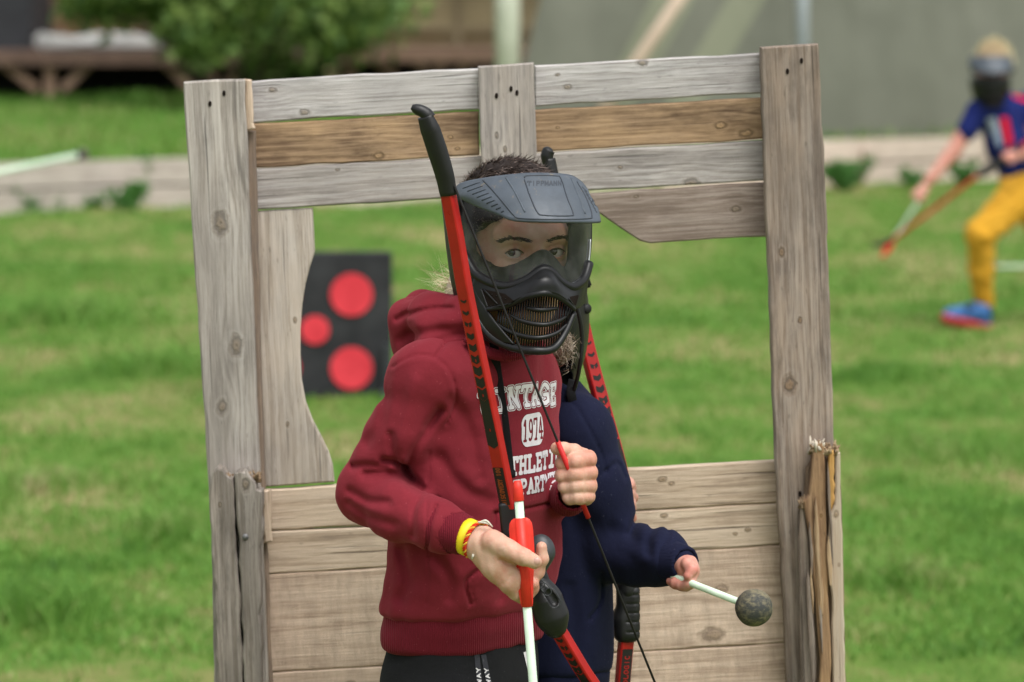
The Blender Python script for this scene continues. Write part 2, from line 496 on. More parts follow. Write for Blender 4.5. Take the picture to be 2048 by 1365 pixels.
M['mask_black'] = plastic('mask_black', (0.0085, 0.0088, 0.0095), 0.36, 0.34, dust=0.22, dustc=(0.10, 0.09, 0.075))
M['mask_matt'] = plastic('mask_matt', (0.009, 0.009, 0.010), 0.6, 0.4)
M['visor_grey'] = plastic('visor_grey', (0.066, 0.081, 0.100), 0.5, 0.45, dust=0.55, dustc=(0.35, 0.25, 0.11))
M['bow_black'] = plastic('bow_black', (0.009, 0.0092, 0.0095), 0.42, 0.4, dust=0.18, dustc=(0.10, 0.09, 0.075))
M['grip_grey'] = plastic('grip_grey', (0.03, 0.034, 0.038), 0.45, 0.5)
M['bow_red'] = plastic('bow_red', (0.36, 0.009, 0.008), 0.32, 0.45, dust=0.18, dustc=(0.30, 0.10, 0.07))
M['bow_print'] = plastic('bow_print', (0.011, 0.009, 0.009), 0.45, 0.4)
M['gold_print'] = plastic('gold_print', (0.22, 0.05, 0.01), 0.5, 0.4)
M['vane_red'] = plastic('vane_red', (0.72, 0.035, 0.02), 0.45, 0.4)
M['shaft'] = plastic('pale_green_shaft', (0.60, 0.74, 0.58), 0.4, 0.4)
M['string'] = plastic('bow_string', (0.012, 0.011, 0.011), 0.6, 0.3)
M['serving'] = plastic('red_serving', (0.55, 0.02, 0.018), 0.5, 0.35)
M['skin'] = skin('skin')
M['skin_b'] = skin('skin_pale', (0.56, 0.30, 0.23), (0.55, 0.21, 0.165))
M['eye_white'] = plastic('eye_white', (0.55, 0.50, 0.47), 0.2, 0.5, bump=0)
M['iris'] = plastic('iris_brown', (0.022, 0.012, 0.008), 0.12, 0.6, bump=0)
M['brow'] = plastic('brow_hair', (0.045, 0.026, 0.018), 0.7, 0.2)
M['visor_shade_mark'] = plastic('visor_shade_mark', (0.034, 0.042, 0.054), 0.5, 0.4)  # darker visor tone painted for shade along grooves and embossed letters
M['nail'] = plastic('finger_nail', (0.56, 0.33, 0.27), 0.3, 0.5, bump=0)
M['yellow_band'] = plastic('yellow_band', (0.80, 0.62, 0.015), 0.45, 0.4)
M['thread_red'] = fabric('thread_red', (0.55, 0.03, 0.012), (0.65, 0.06, 0.02), fuzz=0.1)
M['thread_yellow'] = fabric('thread_yellow', (0.70, 0.38, 0.04), (0.8, 0.5, 0.08), fuzz=0.1)
M['thread_white'] = fabric('thread_white', (0.6, 0.55, 0.45), (0.7, 0.66, 0.58), fuzz=0.1)
def hair_mat(name, c1, c2):
    t = NT(name); h = t.n('ShaderNodeObjectInfo')
    g = t.n('ShaderNodeNewGeometry')
    t.col(t.ramp(g.outputs['Random Per Island'], [(0.1, c1), (0.9, c2)]))
    t.rough(0.45); t.spec(0.45)
    return t.m
M['hair_brown'] = hair_mat('hair_brown', (0.040, 0.028, 0.024), (0.20, 0.145, 0.12))
M['hair_cap'] = plastic('hair_cap', (0.020, 0.014, 0.012), 0.8, 0.2)
M['hair_grey'] = hair_mat('hair_grey', (0.10, 0.075, 0.055), (0.42, 0.34, 0.26))
M['hair_blond'] = hair_mat('hair_blond', (0.42, 0.34, 0.18), (0.75, 0.68, 0.46))
M['foam_black'] = mottled('foam_black', (0.012, 0.013, 0.015), (0.036, 0.037, 0.040), 9, 0.85, 0.5, 60, dist=.004, detail=8)
M['foam_red'] = mottled('foam_red', (0.54, 0.026, 0.040), (0.76, 0.055, 0.075), 9, 0.85, 0.3, 160)
t_ = NT('foam_ball'); v_ = t_.coord('Object')
t_.col(t_.mix(t_.math('MULTIPLY', t_.ramp(t_.noise(t_.mapping(v_, (1, 1, 1.6)), 60, 6, 0.75), [(0.44, 0.0), (0.64, 1.0)]), 0.8), (0.036, 0.038, 0.034), (0.24, 0.205, 0.115)))
t_.rough(0.75); t_.bump(t_.noise(v_, 300, 3), 0.3, 0.001)
M['foam_ball'] = t_.m
t_ = NT('darkened_lens')
tr = t_.n('ShaderNodeBsdfTransparent'); tr.inputs[0].default_value = (0.72, 0.73, 0.72, 1)  # transmission lowered to put shade on the face behind the lens
gl = t_.n('ShaderNodeBsdfGlossy'); gl.inputs['Roughness'].default_value = 0.06
df = t_.n('ShaderNodeBsdfDiffuse'); df.inputs[0].default_value = (0.75, 0.76, 0.76, 1)
fr = t_.n('ShaderNodeFresnel'); fr.inputs['IOR'].default_value = 1.42
v_ = t_.coord('Object')
hz = t_.math('MULTIPLY', t_.ramp(t_.noise(v_, 14, 6, 0.7), [(0.40, 0.008), (0.76, 0.13)]), 1.0)  # patchy diffuse mix paints the whitish haze of highlights on the lens
m1 = t_.n('ShaderNodeMixShader'); m2 = t_.n('ShaderNodeMixShader')
t_.t.links.new(hz, m1.inputs[0]); t_.t.links.new(tr.outputs[0], m1.inputs[1]); t_.t.links.new(df.outputs[0], m1.inputs[2])
lw = t_.n('ShaderNodeLayerWeight'); lw.inputs['Blend'].default_value = 0.5
t_.t.links.new(t_.math('ADD', t_.math('MULTIPLY', t_.math('POWER', lw.outputs['Facing'], 4.0), 0.30), 0.035), m2.inputs[0]); t_.t.links.new(m1.outputs[0], m2.inputs[1]); t_.t.links.new(gl.outputs[0], m2.inputs[2])
t_.t.links.new(m2.outputs[0], t_.out.inputs['Surface'])
M['lens'] = t_.m
M['lens_edge'] = plastic('lens_edge', (0.42, 0.44, 0.46), 0.15, 0.7, bump=0)
M['screw'] = plastic('screw_metal', (0.12, 0.12, 0.12), 0.35, 0.6)
M['hole'] = plastic('hole_shade', (0.012, 0.008, 0.006), 0.9, 0.1)  # near-black colour stands in for the shade inside holes and vents
M['splinter'] = wood('splinter_wood', (0.55, 0.42, 0.27), (0.22, 0.14, 0.08), ring=220, seed=5)

# ------------------------------------------------------------------ lettering: strokes -> filled outline mesh laid on a surface
def arc(cx, cy, rx, ry, a0, a1, n=10):
    return [(cx + rx * math.cos(math.radians(a0 + (a1 - a0) * i / n)), cy + ry * math.sin(math.radians(a0 + (a1 - a0) * i / n))) for i in range(n + 1)]
GLY = {  # polylines on a 1 x 1 cell, and slab serif spots (x, y, half length)
 'V': ([[(0.08, 1), (0.5, 0), (0.92, 1)]], [(0.08, 1, .16), (0.92, 1, .16)]),
 'I': ([[(0.5, 0), (0.5, 1)]], [(0.5, 0, .28), (0.5, 1, .28)]),
 'N': ([[(0.15, 0), (0.15, 1), (0.85, 0), (0.85, 1)]], [(0.15, 0, .16), (0.1, 1, .14), (0.85, 1, .16)]),
 'T': ([[(0.5, 0), (0.5, 1)], [(0.06, 0.8), (0.06, 1), (0.94, 1), (0.94, 0.8)]], [(0.5, 0, .2)]),
 'A': ([[(0.1, 0), (0.5, 1), (0.9, 0)], [(0.26, 0.33), (0.74, 0.33)]], [(0.1, 0, .15), (0.9, 0, .15)]),
 'G': ([[(0.88, 0.78)] + arc(0.5, 0.5, .4, .5, 50, 300, 12) + [(0.88, 0.1), (0.88, 0.45), (0.58, 0.45)]], []),
 'E': ([[(0.9, 0.8), (0.9, 1), (0.16, 1), (0.16, 0), (0.9, 0), (0.9, 0.22)], [(0.16, 0.52), (0.66, 0.52)]], [(0.16, 1, .14), (0.16, 0, .14)]),
 'H': ([[(0.16, 0), (0.16, 1)], [(0.84, 0), (0.84, 1)], [(0.16, 0.5), (0.84, 0.5)]], [(0.16, 0, .15), (0.16, 1, .15), (0.84, 0, .15), (0.84, 1, .15)]),
 'L': ([[(0.2, 1), (0.2, 0), (0.9, 0), (0.9, 0.25)]], [(0.2, 1, .18), (0.2, 0, .18)]),
 'C': ([arc(0.5, 0.5, .4, .5, 50, 310, 14)], []),
 'D': ([[(0.18, 0), (0.18, 1), (0.5, 1)] + arc(0.5, 0.5, .36, .5, 90, -90, 12) + [(0.18, 0)]], [(0.14, 0, .14), (0.14, 1, .14)]),
 'P': ([[(0.2, 0), (0.2, 1), (0.55, 1)] + arc(0.55, 0.74, .33, .26, 90, -90, 10) + [(0.2, 0.48)]], [(0.2, 0, .2), (0.14, 1, .12)]),
 'R': ([[(0.2, 0), (0.2, 1), (0.55, 1)] + arc(0.55, 0.75, .3, .25, 90, -90, 10) + [(0.2, 0.5)], [(0.5, 0.5), (0.88, 0)]], [(0.2, 0, .18), (0.14, 1, .12), (0.88, 0, .1)]),
 'M': ([[(0.1, 0), (0.1, 1), (0.5, 0.25), (0.9, 1), (0.9, 0)]], [(0.1, 0, .14), (0.9, 0, .14)]),
 'O': ([arc(0.5, 0.5, .38, .5, 0, 360, 20)], []), '0': ([arc(0.5, 0.5, .36, .5, 0, 360, 20)], []),
 'S': ([arc(0.5, 0.75, .34, .25, 20, 270, 10) + arc(0.5, 0.25, .36, .25, 90, -160, 10)], []),
 'Y': ([[(0.08, 1), (0.5, 0.45), (0.92, 1)], [(0.5, 0.45), (0.5, 0)]], []),
 'U': ([[(0.14, 1), (0.14, 0.3)] + arc(0.5, 0.3, .36, .3, 180, 360, 10) + [(0.86, 1)]], []),
 'W': ([[(0.02, 1), (0.27, 0), (0.5, 0.8), (0.73, 0), (0.98, 1)]], []),
 '1': ([[(0.28, 0.78), (0.52, 1), (0.52, 0)]], [(0.52, 0, .25)]),
 '9': ([arc(0.5, 0.7, .33, .3, 0, 360, 16), [(0.83, 0.7), (0.8, 0.3)] + arc(0.45, 0.28, .35, .28, 0, -130, 8)], []),
 '7': ([[(0.1, 0.78), (0.1, 1), (0.9, 1), (0.45, 0)]], [(0.45, 0, .2)]),
 '4': ([[(0.7, 0), (0.7, 1), (0.08, 0.32), (0.95, 0.32)]], [(0.7, 0, .2)]),
}
def text_segs(txt, x0, y0, cw, ch, gap=0.12, slab=True, ysh=None):
    """line segments of a word; centred on x0, baseline y0"""
    n = len(txt); adv = cw * (1 + gap); out = []
    for i, c in enumerate(txt):
        if c == ' ': continue
        ox = x0 + (i - n / 2) * adv + gap * cw / 2
        oy = y0 + (ysh(ox + cw / 2) if ysh else 0)
        pl, sf = GLY[c]
        for p in pl:
            for a, b in zip(p, p[1:]): out.append((ox + a[0] * cw, oy + a[1] * ch, ox + b[0] * cw, oy + b[1] * ch))
        if slab:
            for sx, sy, hl in sf: out.append((ox + (sx - hl) * cw, oy + sy * ch, ox + (sx + hl) * cw, oy + sy * ch))
    return out
def seg_sdf(U, V, segs, half):
    d = np.full(U.shape, 9.0)
    for x0, y0, x1, y1 in segs:
        m = (U > min(x0, x1) - .012) & (U < max(x0, x1) + .012) & (V > min(y0, y1) - .012) & (V < max(y0, y1) + .012)
        if not m.any(): continue
        u, v = U[m], V[m]; bx, by = x1 - x0, y1 - y0; L = bx * bx + by * by + 1e-12
        t = np.clip(((u - x0) * bx + (v - y0) * by) / L, 0, 1)
        d[m] = np.minimum(d[m], np.maximum(np.abs(u - x0 - t * bx), np.abs(v - y0 - t * by)) * .35 + .65 * np.hypot(u - x0 - t * bx, v - y0 - t * by))
    return d - half
def fill_mesh(f, u0, u1, v0, v1, h, place, name='m'):
    """polygons where f(U, V) < 0; place(u, v) -> world point or None"""
    us, vs = np.arange(u0, u1 + h, h), np.arange(v0, v1 + h, h)
    U, V = np.meshgrid(us, vs, indexing='ij'); D = f(U, V)
    verts, faces, key = [], [], {}
    def vid(k, u, v):
        if k not in key:
            p = place(u, v)
            if p is None: key[k] = None
            else: key[k] = len(verts); verts.append(p)
        return key[k]
    ins = D < 0
    anyc = ins[:-1, :-1] | ins[1:, :-1] | ins[:-1, 1:] | ins[1:, 1:]
    for i, j in np.argwhere(anyc):
        c = [(i, j), (i + 1, j), (i + 1, j + 1), (i, j + 1)]; poly = []
        for q in range(4):
            a, b = c[q], c[(q + 1) % 4]; da, db = D[a], D[b]
            if da < 0: poly.append(vid(a, us[a[0]], vs[a[1]]))
            if (da < 0) != (db < 0):
                t = da / (da - db); k = (min(a, b), max(a, b))
                poly.append(vid(k, us[a[0]] + t * (us[b[0]] - us[a[0]]), vs[a[1]] + t * (vs[b[1]] - vs[a[1]])))
        if len(poly) >= 3 and None not in poly and len(set(poly)) == len(poly): faces.append(tuple(poly))
    return pydata(verts, faces, name)
def bvh_of(*meshes):
    V, F, o = [], [], 0
    for m in meshes:
        V += [v.co.copy() for v in m.vertices]; F += [tuple(o + i for i in p.vertices) for p in m.polygons]; o = len(V)
    return BVHTree.FromPolygons(V, F)
# ------------------------------------------------------------------ ground, bank, grass
def turf_mat(name, dark=1.0):
    t = NT(name); g = t.n('ShaderNodeNewGeometry'); p = t.mapping(g.outputs['Position'], (1, 0.55, 1))
    f = t.noise(p, 1.1, 6, 0.62); f2 = t.noise(p, 5.5, 5, 0.65)
    c = t.ramp(t.math('ADD', t.math('MULTIPLY', f, .65), t.math('MULTIPLY', f2, .35)), [(0.34, (0.055, 0.115, 0.018)), (0.47, (0.10, 0.18, 0.03)), (0.55, (0.20, 0.20, 0.07)), (0.66, (0.36, 0.28, 0.15))])
    t.col(c); t.rough(0.95); t.spec(0.1)
    t.bump(t.noise(p, 40, 5, 0.7), 0.6, 0.02)
    return t.m
def blade_mat(name):
    t = NT(name); g = t.n('ShaderNodeNewGeometry'); p = t.mapping(g.outputs['Position'], (1, 0.55, 1))
    f = t.noise(p, 1.1, 6, 0.62); f2 = t.noise(p, 7.5, 6, 0.7)
    r = g.outputs['Random Per Island']
    k = t.math('ADD', t.math('ADD', t.math('MULTIPLY', f, .50), t.math('MULTIPLY', f2, .50)), t.math('MULTIPLY', t.math('SUBTRACT', r, 0.5), 0.16))
    c = t.ramp(k, [(0.32, (0.055, 0.145, 0.023)), (0.41, (0.115, 0.265, 0.040)), (0.535, (0.155, 0.315, 0.052)), (0.60, (0.28, 0.34, 0.11)), (0.67, (0.50, 0.41, 0.24)), (0.76, (0.33, 0.24, 0.15))])
    t.col(c); t.rough(0.6); t.spec(0.25)
    t.b.inputs['Subsurface Weight'].default_value = 0.0
    tl = t.n('ShaderNodeBsdfTranslucent'); t.set(tl.inputs['Color'], c)
    mx = t.n('ShaderNodeMixShader'); mx.inputs[0].default_value = 0.3
    t.t.links.new(t.b.outputs[0], mx.inputs[1]); t.t.links.new(tl.outputs[0], mx.inputs[2]); t.t.links.new(mx.outputs[0], t.out.inputs['Surface'])
    return t.m
M['turf'] = turf_mat('turf'); M['blade'] = blade_mat('grass_blade')

def vnoise(x, y, sc, seed):
    r = np.random.RandomState(seed); out = np.zeros_like(x)
    for i in range(7):
        a = r.rand() * 6.28; k = sc * (0.6 + 1.4 * r.rand())
        out += np.sin((x * math.cos(a) + y * math.sin(a)) * k + r.rand() * 6.28)
    return out / 7 * 1.6
def height(x, y):
    return 0.035 * vnoise(x, y, 1.6, 3) + 0.02 * vnoise(x, y, 4.5, 4)

EA, EB = ground_at(200, 425), ground_at(1750, 371)          # foot of the timber edging
ED = (EB - EA).normalized(); EN = Vector((-ED.y, ED.x, 0))  # along it, and away from the camera
EH = 0.33
def edge_s(x, y): return (x - EA.x) * EN.x + (y - EA.y) * EN.y   # distance behind the edging

xs = np.r_[-150, -60, -25, np.linspace(-10, 10, 81), 25, 60, 150]; ys = np.r_[-30, 0, np.linspace(4, 36, 129), 60, 150, 320]
GX, GY = np.meshgrid(xs, ys, indexing='ij')
fade = np.clip((11 - np.abs(GX)) / 2, 0, 1) * np.clip((GY - 3) / 2, 0, 1) * np.clip((36 - GY) / 3, 0, 1)
GZ = height(GX, GY) * fade - 0.03 * np.clip((6.9 - GY) / 2, 0, 1) * 0
V = np.stack([GX, GY, GZ], -1).reshape(-1, 3); ny = len(ys)
Q = np.array([(i * ny + j, (i + 1) * ny + j, (i + 1) * ny + j + 1, i * ny + j + 1) for i in range(len(xs) - 1) for j in range(ny - 1)])
ground = link('ground', np_mesh(V, Q), M['turf']); ground['kind'] = 'structure'

# raised bank behind the edging
bs = np.r_[0.06, np.linspace(0.6, 14, 28), 20, 40, 120]; bl = np.linspace(-16, 22, 77)
BS, BL = np.meshgrid(bs, bl, indexing='ij')
BX, BY = EA.x + EN.x * BS + ED.x * BL, EA.y + EN.y * BS + ED.y * BL
def bank_z(s): return EH - 0.03 + 0.007 * np.clip(s, 0, 14)
BZ = bank_z(BS) + height(BX, BY) * 0.8 * np.clip(BS / 1.0, 0, 1)
V = np.stack([BX, BY, BZ], -1).reshape(-1, 3); nl = len(bl)
Q = np.array([(i * nl + j, i * nl + j + 1, (i + 1) * nl + j + 1, (i + 1) * nl + j) for i in range(len(bs) - 1) for j in range(nl - 1)])
bank_me = np_mesh(V, Q); fix_normals(bank_me)
bank = link('bank', bank_me, M['turf']); bank['kind'] = 'structure'

def blades(x, y, z, hgt, wid, lean, seed):
    r = np.random.RandomState(seed); n = len(x)
    a = r.rand(n) * 6.283; b = r.rand(n) * 6.283
    c, s_ = np.cos(a) * wid / 2, np.sin(a) * wid / 2
    lx, ly = np.cos(b) * lean * hgt, np.sin(b) * lean * hgt
    P = np.zeros((n, 5, 3))
    P[:, 0] = np.stack([x - c, y - s_, z - .01], 1); P[:, 1] = np.stack([x + c, y + s_, z - .01], 1)
    P[:, 2] = np.stack([x + c * .8 + lx * .35, y + s_ * .8 + ly * .35, z + hgt * .6], 1); P[:, 3] = np.stack([x - c * .8 + lx * .35, y - s_ * .8 + ly * .35, z + hgt * .6], 1)
    P[:, 4] = np.stack([x + lx, y + ly, z + hgt], 1)
    i = np.arange(n)[:, None] * 5
    T = np.concatenate([i + np.array([[0, 1, 2]]), i + np.array([[0, 2, 3]]), i + np.array([[3, 2, 4]])])
    return P.reshape(-1, 3), T
gx, gy = [], []
for y0_, y1_, dens in ((8, 10.5, 700), (10.5, 14, 3600), (14, 18, 1700), (18, 24, 900), (24, 34.5, 420)):
    hw0 = y1_ * 0.1115 + 0.9
    n = int((y1_ - y0_) * 2 * hw0 * dens)
    gx.append((nrg.rand(n) * 2 - 1) * hw0); gy.append(y0_ + nrg.rand(n) * (y1_ - y0_))
gx, gy = np.concatenate(gx), np.concatenate(gy)
keep = edge_s(gx, gy) < -0.03; gx, gy = gx[keep], gy[keep]
bx_, by_ = nrg.rand(52000) * 13 - 5.5, 28 + nrg.rand(52000) * 14
kb = edge_s(bx_, by_) > 0.12; bx_, by_ = bx_[kb], by_[kb]
clump = vnoise(gx, gy, 5.0, 11)
hg = (0.013 + 0.013 * nrg.rand(len(gx)) + 0.013 * np.clip(clump, 0, 2)) * np.where(gy > 20, 1.25, 1.0)
tuft = [(80, 1235, .22, .10), (130, 650, .33, .11), (330, 1080, .25, .07), (1760, 750, .3, .05), (340, 745, .35, .1), (1800, 1180, .2, .07), (60, 985, .25, .07), (1900, 905, .4, .06)]
tx, ty, th = [], [], []
for px, py, rad, hh in tuft:
    g = ground_at(px, py); n = int(2600 * rad)
    q = nrg.normal(size=(n, 2)) * rad * .4
    tx.append(g.x + q[:, 0]); ty.append(g.y + q[:, 1] * 1.5); th.append(hh * (.5 + .7 * nrg.rand(n)))
tx, ty, th = map(np.concatenate, (tx, ty, th))
ax = np.r_[gx, tx]; ay = np.r_[gy, ty]; ah = np.r_[hg, th]
P1, T1 = blades(ax, ay, height(ax, ay), ah, (0.0042 + .003 * nrg.rand(len(ax))) * np.where(ay > 18, 1.7, 1.0), 0.55 + .7 * nrg.rand(len(ax)), 21)
P2, T2 = blades(bx_, by_, bank_z(edge_s(bx_, by_)) + height(bx_, by_) * .8, 0.05 + 0.07 * nrg.rand(len(bx_)), 0.014 + 0 * bx_, 0.6 + 0 * bx_, 22)
grass = link('grass', np_mesh(np.r_[P1, P2], np.r_[T1, T2 + len(P1)]), M['blade'], smooth=False)
grass['kind'] = 'stuff'; tag(grass, 'short patchy green and straw coloured grass of the field', 'grass')

# ------------------------------------------------------------------ leaf masses
def leaf_mat(name, cs):
    t = NT(name); g = t.n('ShaderNodeNewGeometry')
    k = t.math('ADD', t.math('MULTIPLY', g.outputs['Random Per Island'], 0.5), t.math('MULTIPLY', t.noise(g.outputs['Position'], 2.2, 4), 0.55))
    c = t.ramp(k, [(0.2 + 0.6 * i / (len(cs) - 1), q) for i, q in enumerate(cs)])
    t.col(c); t.rough(0.55); t.spec(0.3)
    tl = t.n('ShaderNodeBsdfTranslucent'); t.set(tl.inputs['Color'], c)
    mx = t.n('ShaderNodeMixShader'); mx.inputs[0].default_value = 0.3
    t.t.links.new(t.b.outputs[0], mx.inputs[1]); t.t.links.new(tl.outputs[0], mx.inputs[2]); t.t.links.new(mx.outputs[0], t.out.inputs['Surface'])
    return t.m
M['leaf_bush'] = leaf_mat('leaf_bush', [(0.075, 0.15, 0.045), (0.14, 0.25, 0.060), (0.26, 0.36, 0.095)])
M['leaf_dark'] = leaf_mat('leaf_dark', [(0.018, 0.040, 0.014), (0.034, 0.07, 0.022), (0.05, 0.09, 0.03)])
M['leaf_weed'] = leaf_mat('leaf_weed', [(0.05, 0.16, 0.035), (0.085, 0.23, 0.05), (0.12, 0.28, 0.07)])
M['bark'] = mottled('bark', (0.05, 0.038, 0.028), (0.12, 0.09, 0.065), 12, 0.9, 0.6, 50, dist=.01)
def leaves(cent, rad, n, size, seed, shell=0.45):
    """n leaves spread through ellipsoid clumps"""
    r = np.random.RandomState(seed); cent = np.array(cent, float); rad = np.array(rad, float)
    w = np.prod(rad, axis=1) ** .7; k = r.choice(len(cent), n, p=w / w.sum())
    q = r.normal(size=(n, 3)); q /= np.linalg.norm(q, axis=1)[:, None]
    q *= (shell + (1 - shell) * r.rand(n) ** .6)[:, None] * (1 + .18 * r.normal(size=n))[:, None]
    C = cent[k] + q * rad[k]
    u = r.normal(size=(n, 3)); u /= np.linalg.norm(u, axis=1)[:, None]
    v = np.cross(u, r.normal(size=(n, 3))); v /= np.linalg.norm(v, axis=1)[:, None]
    s = size * (0.6 + .8 * r.rand(n))[:, None]
    P = np.stack([C - u * s, C + v * s * .42 , C + u * s, C - v * s * .42], 1).reshape(-1, 3)
    return np_mesh(P, np.arange(4 * n).reshape(-1, 4))

DB = 40.0                                     # distance of the raised decks
def zb(py, Y): return at(1024, py, Y).z
bush_c, bush_r = [], []
for i in range(58):
    px = 165 + 590 * rng.random(); lim = 55 if px < 370 else 160 - 0.0011 * (px - 520) ** 2
    py = -140 + (lim + 110) * rng.random() ** .8
    p = at(px, py, 37.2 + 1.6 * rng.random()); s = 0.20 + .22 * rng.random()
    bush_c.append(p); bush_r.append((s * 1.2, s, s * .85))
g0 = at(470, 190, 38); gz = float(bank_z(edge_s(g0.x, g0.y)))
bush = thing('large_bush', 'large leafy green bush in front of the raised deck', 'bush', (g0.x, 38, gz))
link('crown', leaves(bush_c, bush_r, 10500, 0.066, 31, .05), M['leaf_bush'], bush, False)
tr_ = []
for i in range(6):
    tip = at(230 + 90 * i, 20 + 10 * rng.random(), 37.8)
    tr_.append(tube([(g0.x + .05 * i - .1, 38, gz - .1), (g0.x * .5 + tip.x * .5, 38, gz * .4 + tip.z * .6), tip], [.035, .025, .012], 7))
link('trunk', join_meshes(tr_), M['bark'], bush)

# ------------------------------------------------------------------ raised deck with dark cabin (left) and canvas lodge (right of the bush)
M['deck_wood'] = mottled('deck_wood', (0.085, 0.052, 0.038), (0.15, 0.095, 0.07), 8, 0.85, 0.3, 60)
M['deck_brown'] = mottled('deck_brown', (0.20, 0.125, 0.085), (0.29, 0.19, 0.14), 8, 0.85, 0.3, 60)
M['pale_sheet'] = mottled('pale_sheet', (0.36, 0.36, 0.35), (0.52, 0.52, 0.50), 3, 0.8, 0.3, 20)
M['cabin_dark'] = mottled('cabin_dark', (0.016, 0.017, 0.020), (0.028, 0.030, 0.034), 5, 0.7, 0.3, 30)
M['cabin_brown'] = mottled('cabin_brown', (0.15, 0.082, 0.043), (0.23, 0.135, 0.075), 5, 0.85, 0.3, 30)
M['canvas_tan'] = mottled('canvas_tan', (0.40, 0.32, 0.185), (0.47, 0.385, 0.235), 3, 0.9, 0.3, 18)
M['canvas_trim'] = mottled('canvas_trim', (0.25, 0.20, 0.12), (0.30, 0.24, 0.15), 3, 0.9, 0.3, 18)
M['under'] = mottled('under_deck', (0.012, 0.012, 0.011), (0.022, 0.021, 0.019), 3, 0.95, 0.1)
def gz_at(p): return float(bank_z(edge_s(p.x, p.y)))
def deck(name, px0, px1, top, Y, mats, label, posts, braces, depth=3.2):
    a, b = at(px0, top, Y), at(px1, top, Y); zt = a.z; gz = gz_at(a) - .08
    root = thing(name, label, 'deck', ((a.x + b.x) / 2, Y, gz))
    L = b.x - a.x
    nb = 9
    for i in range(nb):      # floor boards seen end on
        link('floor_board', box(((a.x + b.x) / 2, Y + .02 + depth * (i + .5) / nb, zt - .012), (L, depth / nb - .012, .024)), mats[0], root, False)
    link('front_beam', box(((a.x + b.x) / 2, Y, zt - .075), (L, .05, .10), bev=.004), mats[0], root, False)
    for px in posts:
        x = at(px, top, Y).x
        link('post', box((x, Y + .075, (gz + zt - .03) / 2), (.09, .09, zt - .03 - gz), bev=.004), mats[1], root, False)
    for (xa, ya, xb, yb) in braces:
        p, q = at(xa, ya, Y + .07), at(xb, yb, Y + .07)
        link('brace', beam(p, q, .05, .075), mats[1], root, False)
    link('under_deck_backing', box(((a.x + b.x) / 2, Y + 1.0, (gz + zt) / 2 - .05), (L, .04, zt - gz - .12)), M['under'], root, False)  # near-black sheet set back below the deck boards
    return root, zt
d1, zt1 = deck('raised_deck', -520, 640, 103, DB, (M['deck_wood'], M['deck_brown']), 'dark timber deck on braced posts below the black cabin', [98, -220, 420], [(8, 128, 75, 180), (180, 128, 125, 180), (330, 128, 385, 180), (500, 128, 440, 180)])
sh = link('ground_sheet', box(((at(70, 90, DB + .5).x + at(372, 90, DB + .5).x) / 2, DB + .55, zt1 + .065), (1.29, .5, .13), bev=.03), M['pale_sheet'], None)
bmw = bmesh.new(); bmw.from_mesh(sh.data); bmesh.ops.subdivide_edges(bmw, edges=bmw.edges[:], cuts=5, use_grid_fill=True)
for v in bmw.verts: v.co.z += .03 * math.sin(v.co.x * 9 + v.co.y * 5) * (1 if v.co.z > zt1 + .06 else 0)
bmw.to_mesh(sh.data); bmw.free()
tag(sh, 'pale grey rumpled sheet lying along the dark deck', 'sheet')
cx0, cx1 = at(-520, 0, DB + 1).x, at(66, 0, DB + 1).x
cab = thing('cabin', 'black clad cabin standing on the dark timber deck', 'cabin', ((cx0 + cx1) / 2, DB + 1, zt1))
for i in range(7):
    w_ = (cx1 - cx0) / 7
    link('wall_board', box((cx0 + w_ * (i + .5), DB + .8, zt1 + 1.15), (w_ - .012, .05, 2.3)), M['cabin_dark'], cab, False)
link('wall', box(((cx0 + cx1) / 2, DB + 1.85, zt1 + 1.15), (cx1 - cx0, 2.0, 2.3)), M['cabin_dark'], cab, False)
link('roof', box(((cx0 + cx1) / 2, DB + 1.8, zt1 + 2.36), (cx1 - cx0 + .3, 2.7, .1)), M['cabin_dark'], cab, False)
sx0, sx1 = at(62, 0, DB + 2.6).x, at(300, 0, DB + 2.6).x
shd = thing('shed', 'brown boarded shed partly hidden behind the bush and deck', 'shed', ((sx0 + sx1) / 2, DB + 2.6, zt1))
for i in range(14):
    link('wall_board', box(((sx0 + sx1) / 2, DB + 2.6 + (.006 if i % 2 else 0), zt1 + .08 + .15 * i), (sx1 - sx0, .03, .14)), M['cabin_brown'], shd, False)
for px in (100, 170, 290):
    link('batten', box((at(px, 0, DB + 2.55).x, DB + 2.56, zt1 + 1.05), (.07, .03, 2.1)), M['deck_wood'], shd, False)
link('roof', box(((sx0 + sx1) / 2, DB + 3.2, zt1 + 2.2), (sx1 - sx0 + .3, 1.7, .08)), M['cabin_dark'], shd, False)

d2, zt2 = deck('lodge_deck', 672, 1200, 97, DB - .4, (M['deck_brown'], M['deck_brown']), 'brown timber deck on braced posts below the tan canvas lodge', [700, 880, 1060], [(700, 112, 655, 160), (740, 112, 795, 160), (825, 112, 862, 160), (950, 112, 905, 160)])
lx0, lx1 = at(735, 0, DB).x, at(1180, 0, DB).x
lodge = thing('canvas_lodge', 'tan canvas lodge standing on the brown deck', 'tent', ((lx0 + lx1) / 2, DB, zt2))
for i, (pa, pb) in enumerate(((735, 905), (925, 1090), (1098, 1180))):
    xa, xb = at(pa, 0, DB).x, at(pb, 0, DB).x
    V = [((xa + (xb - xa) * u / 12), DB + .1 + .03 * math.sin(u * 1.1 + i) * (v / 6), zt2 + .02 + 1.0 * v / 6) for u in range(13) for v in range(7)]
    link('canvas_panel', pydata(V, [(u * 7 + v, (u + 1) * 7 + v, (u + 1) * 7 + v + 1, u * 7 + v + 1) for u in range(12) for v in range(6)]), M['canvas_tan'], lodge)
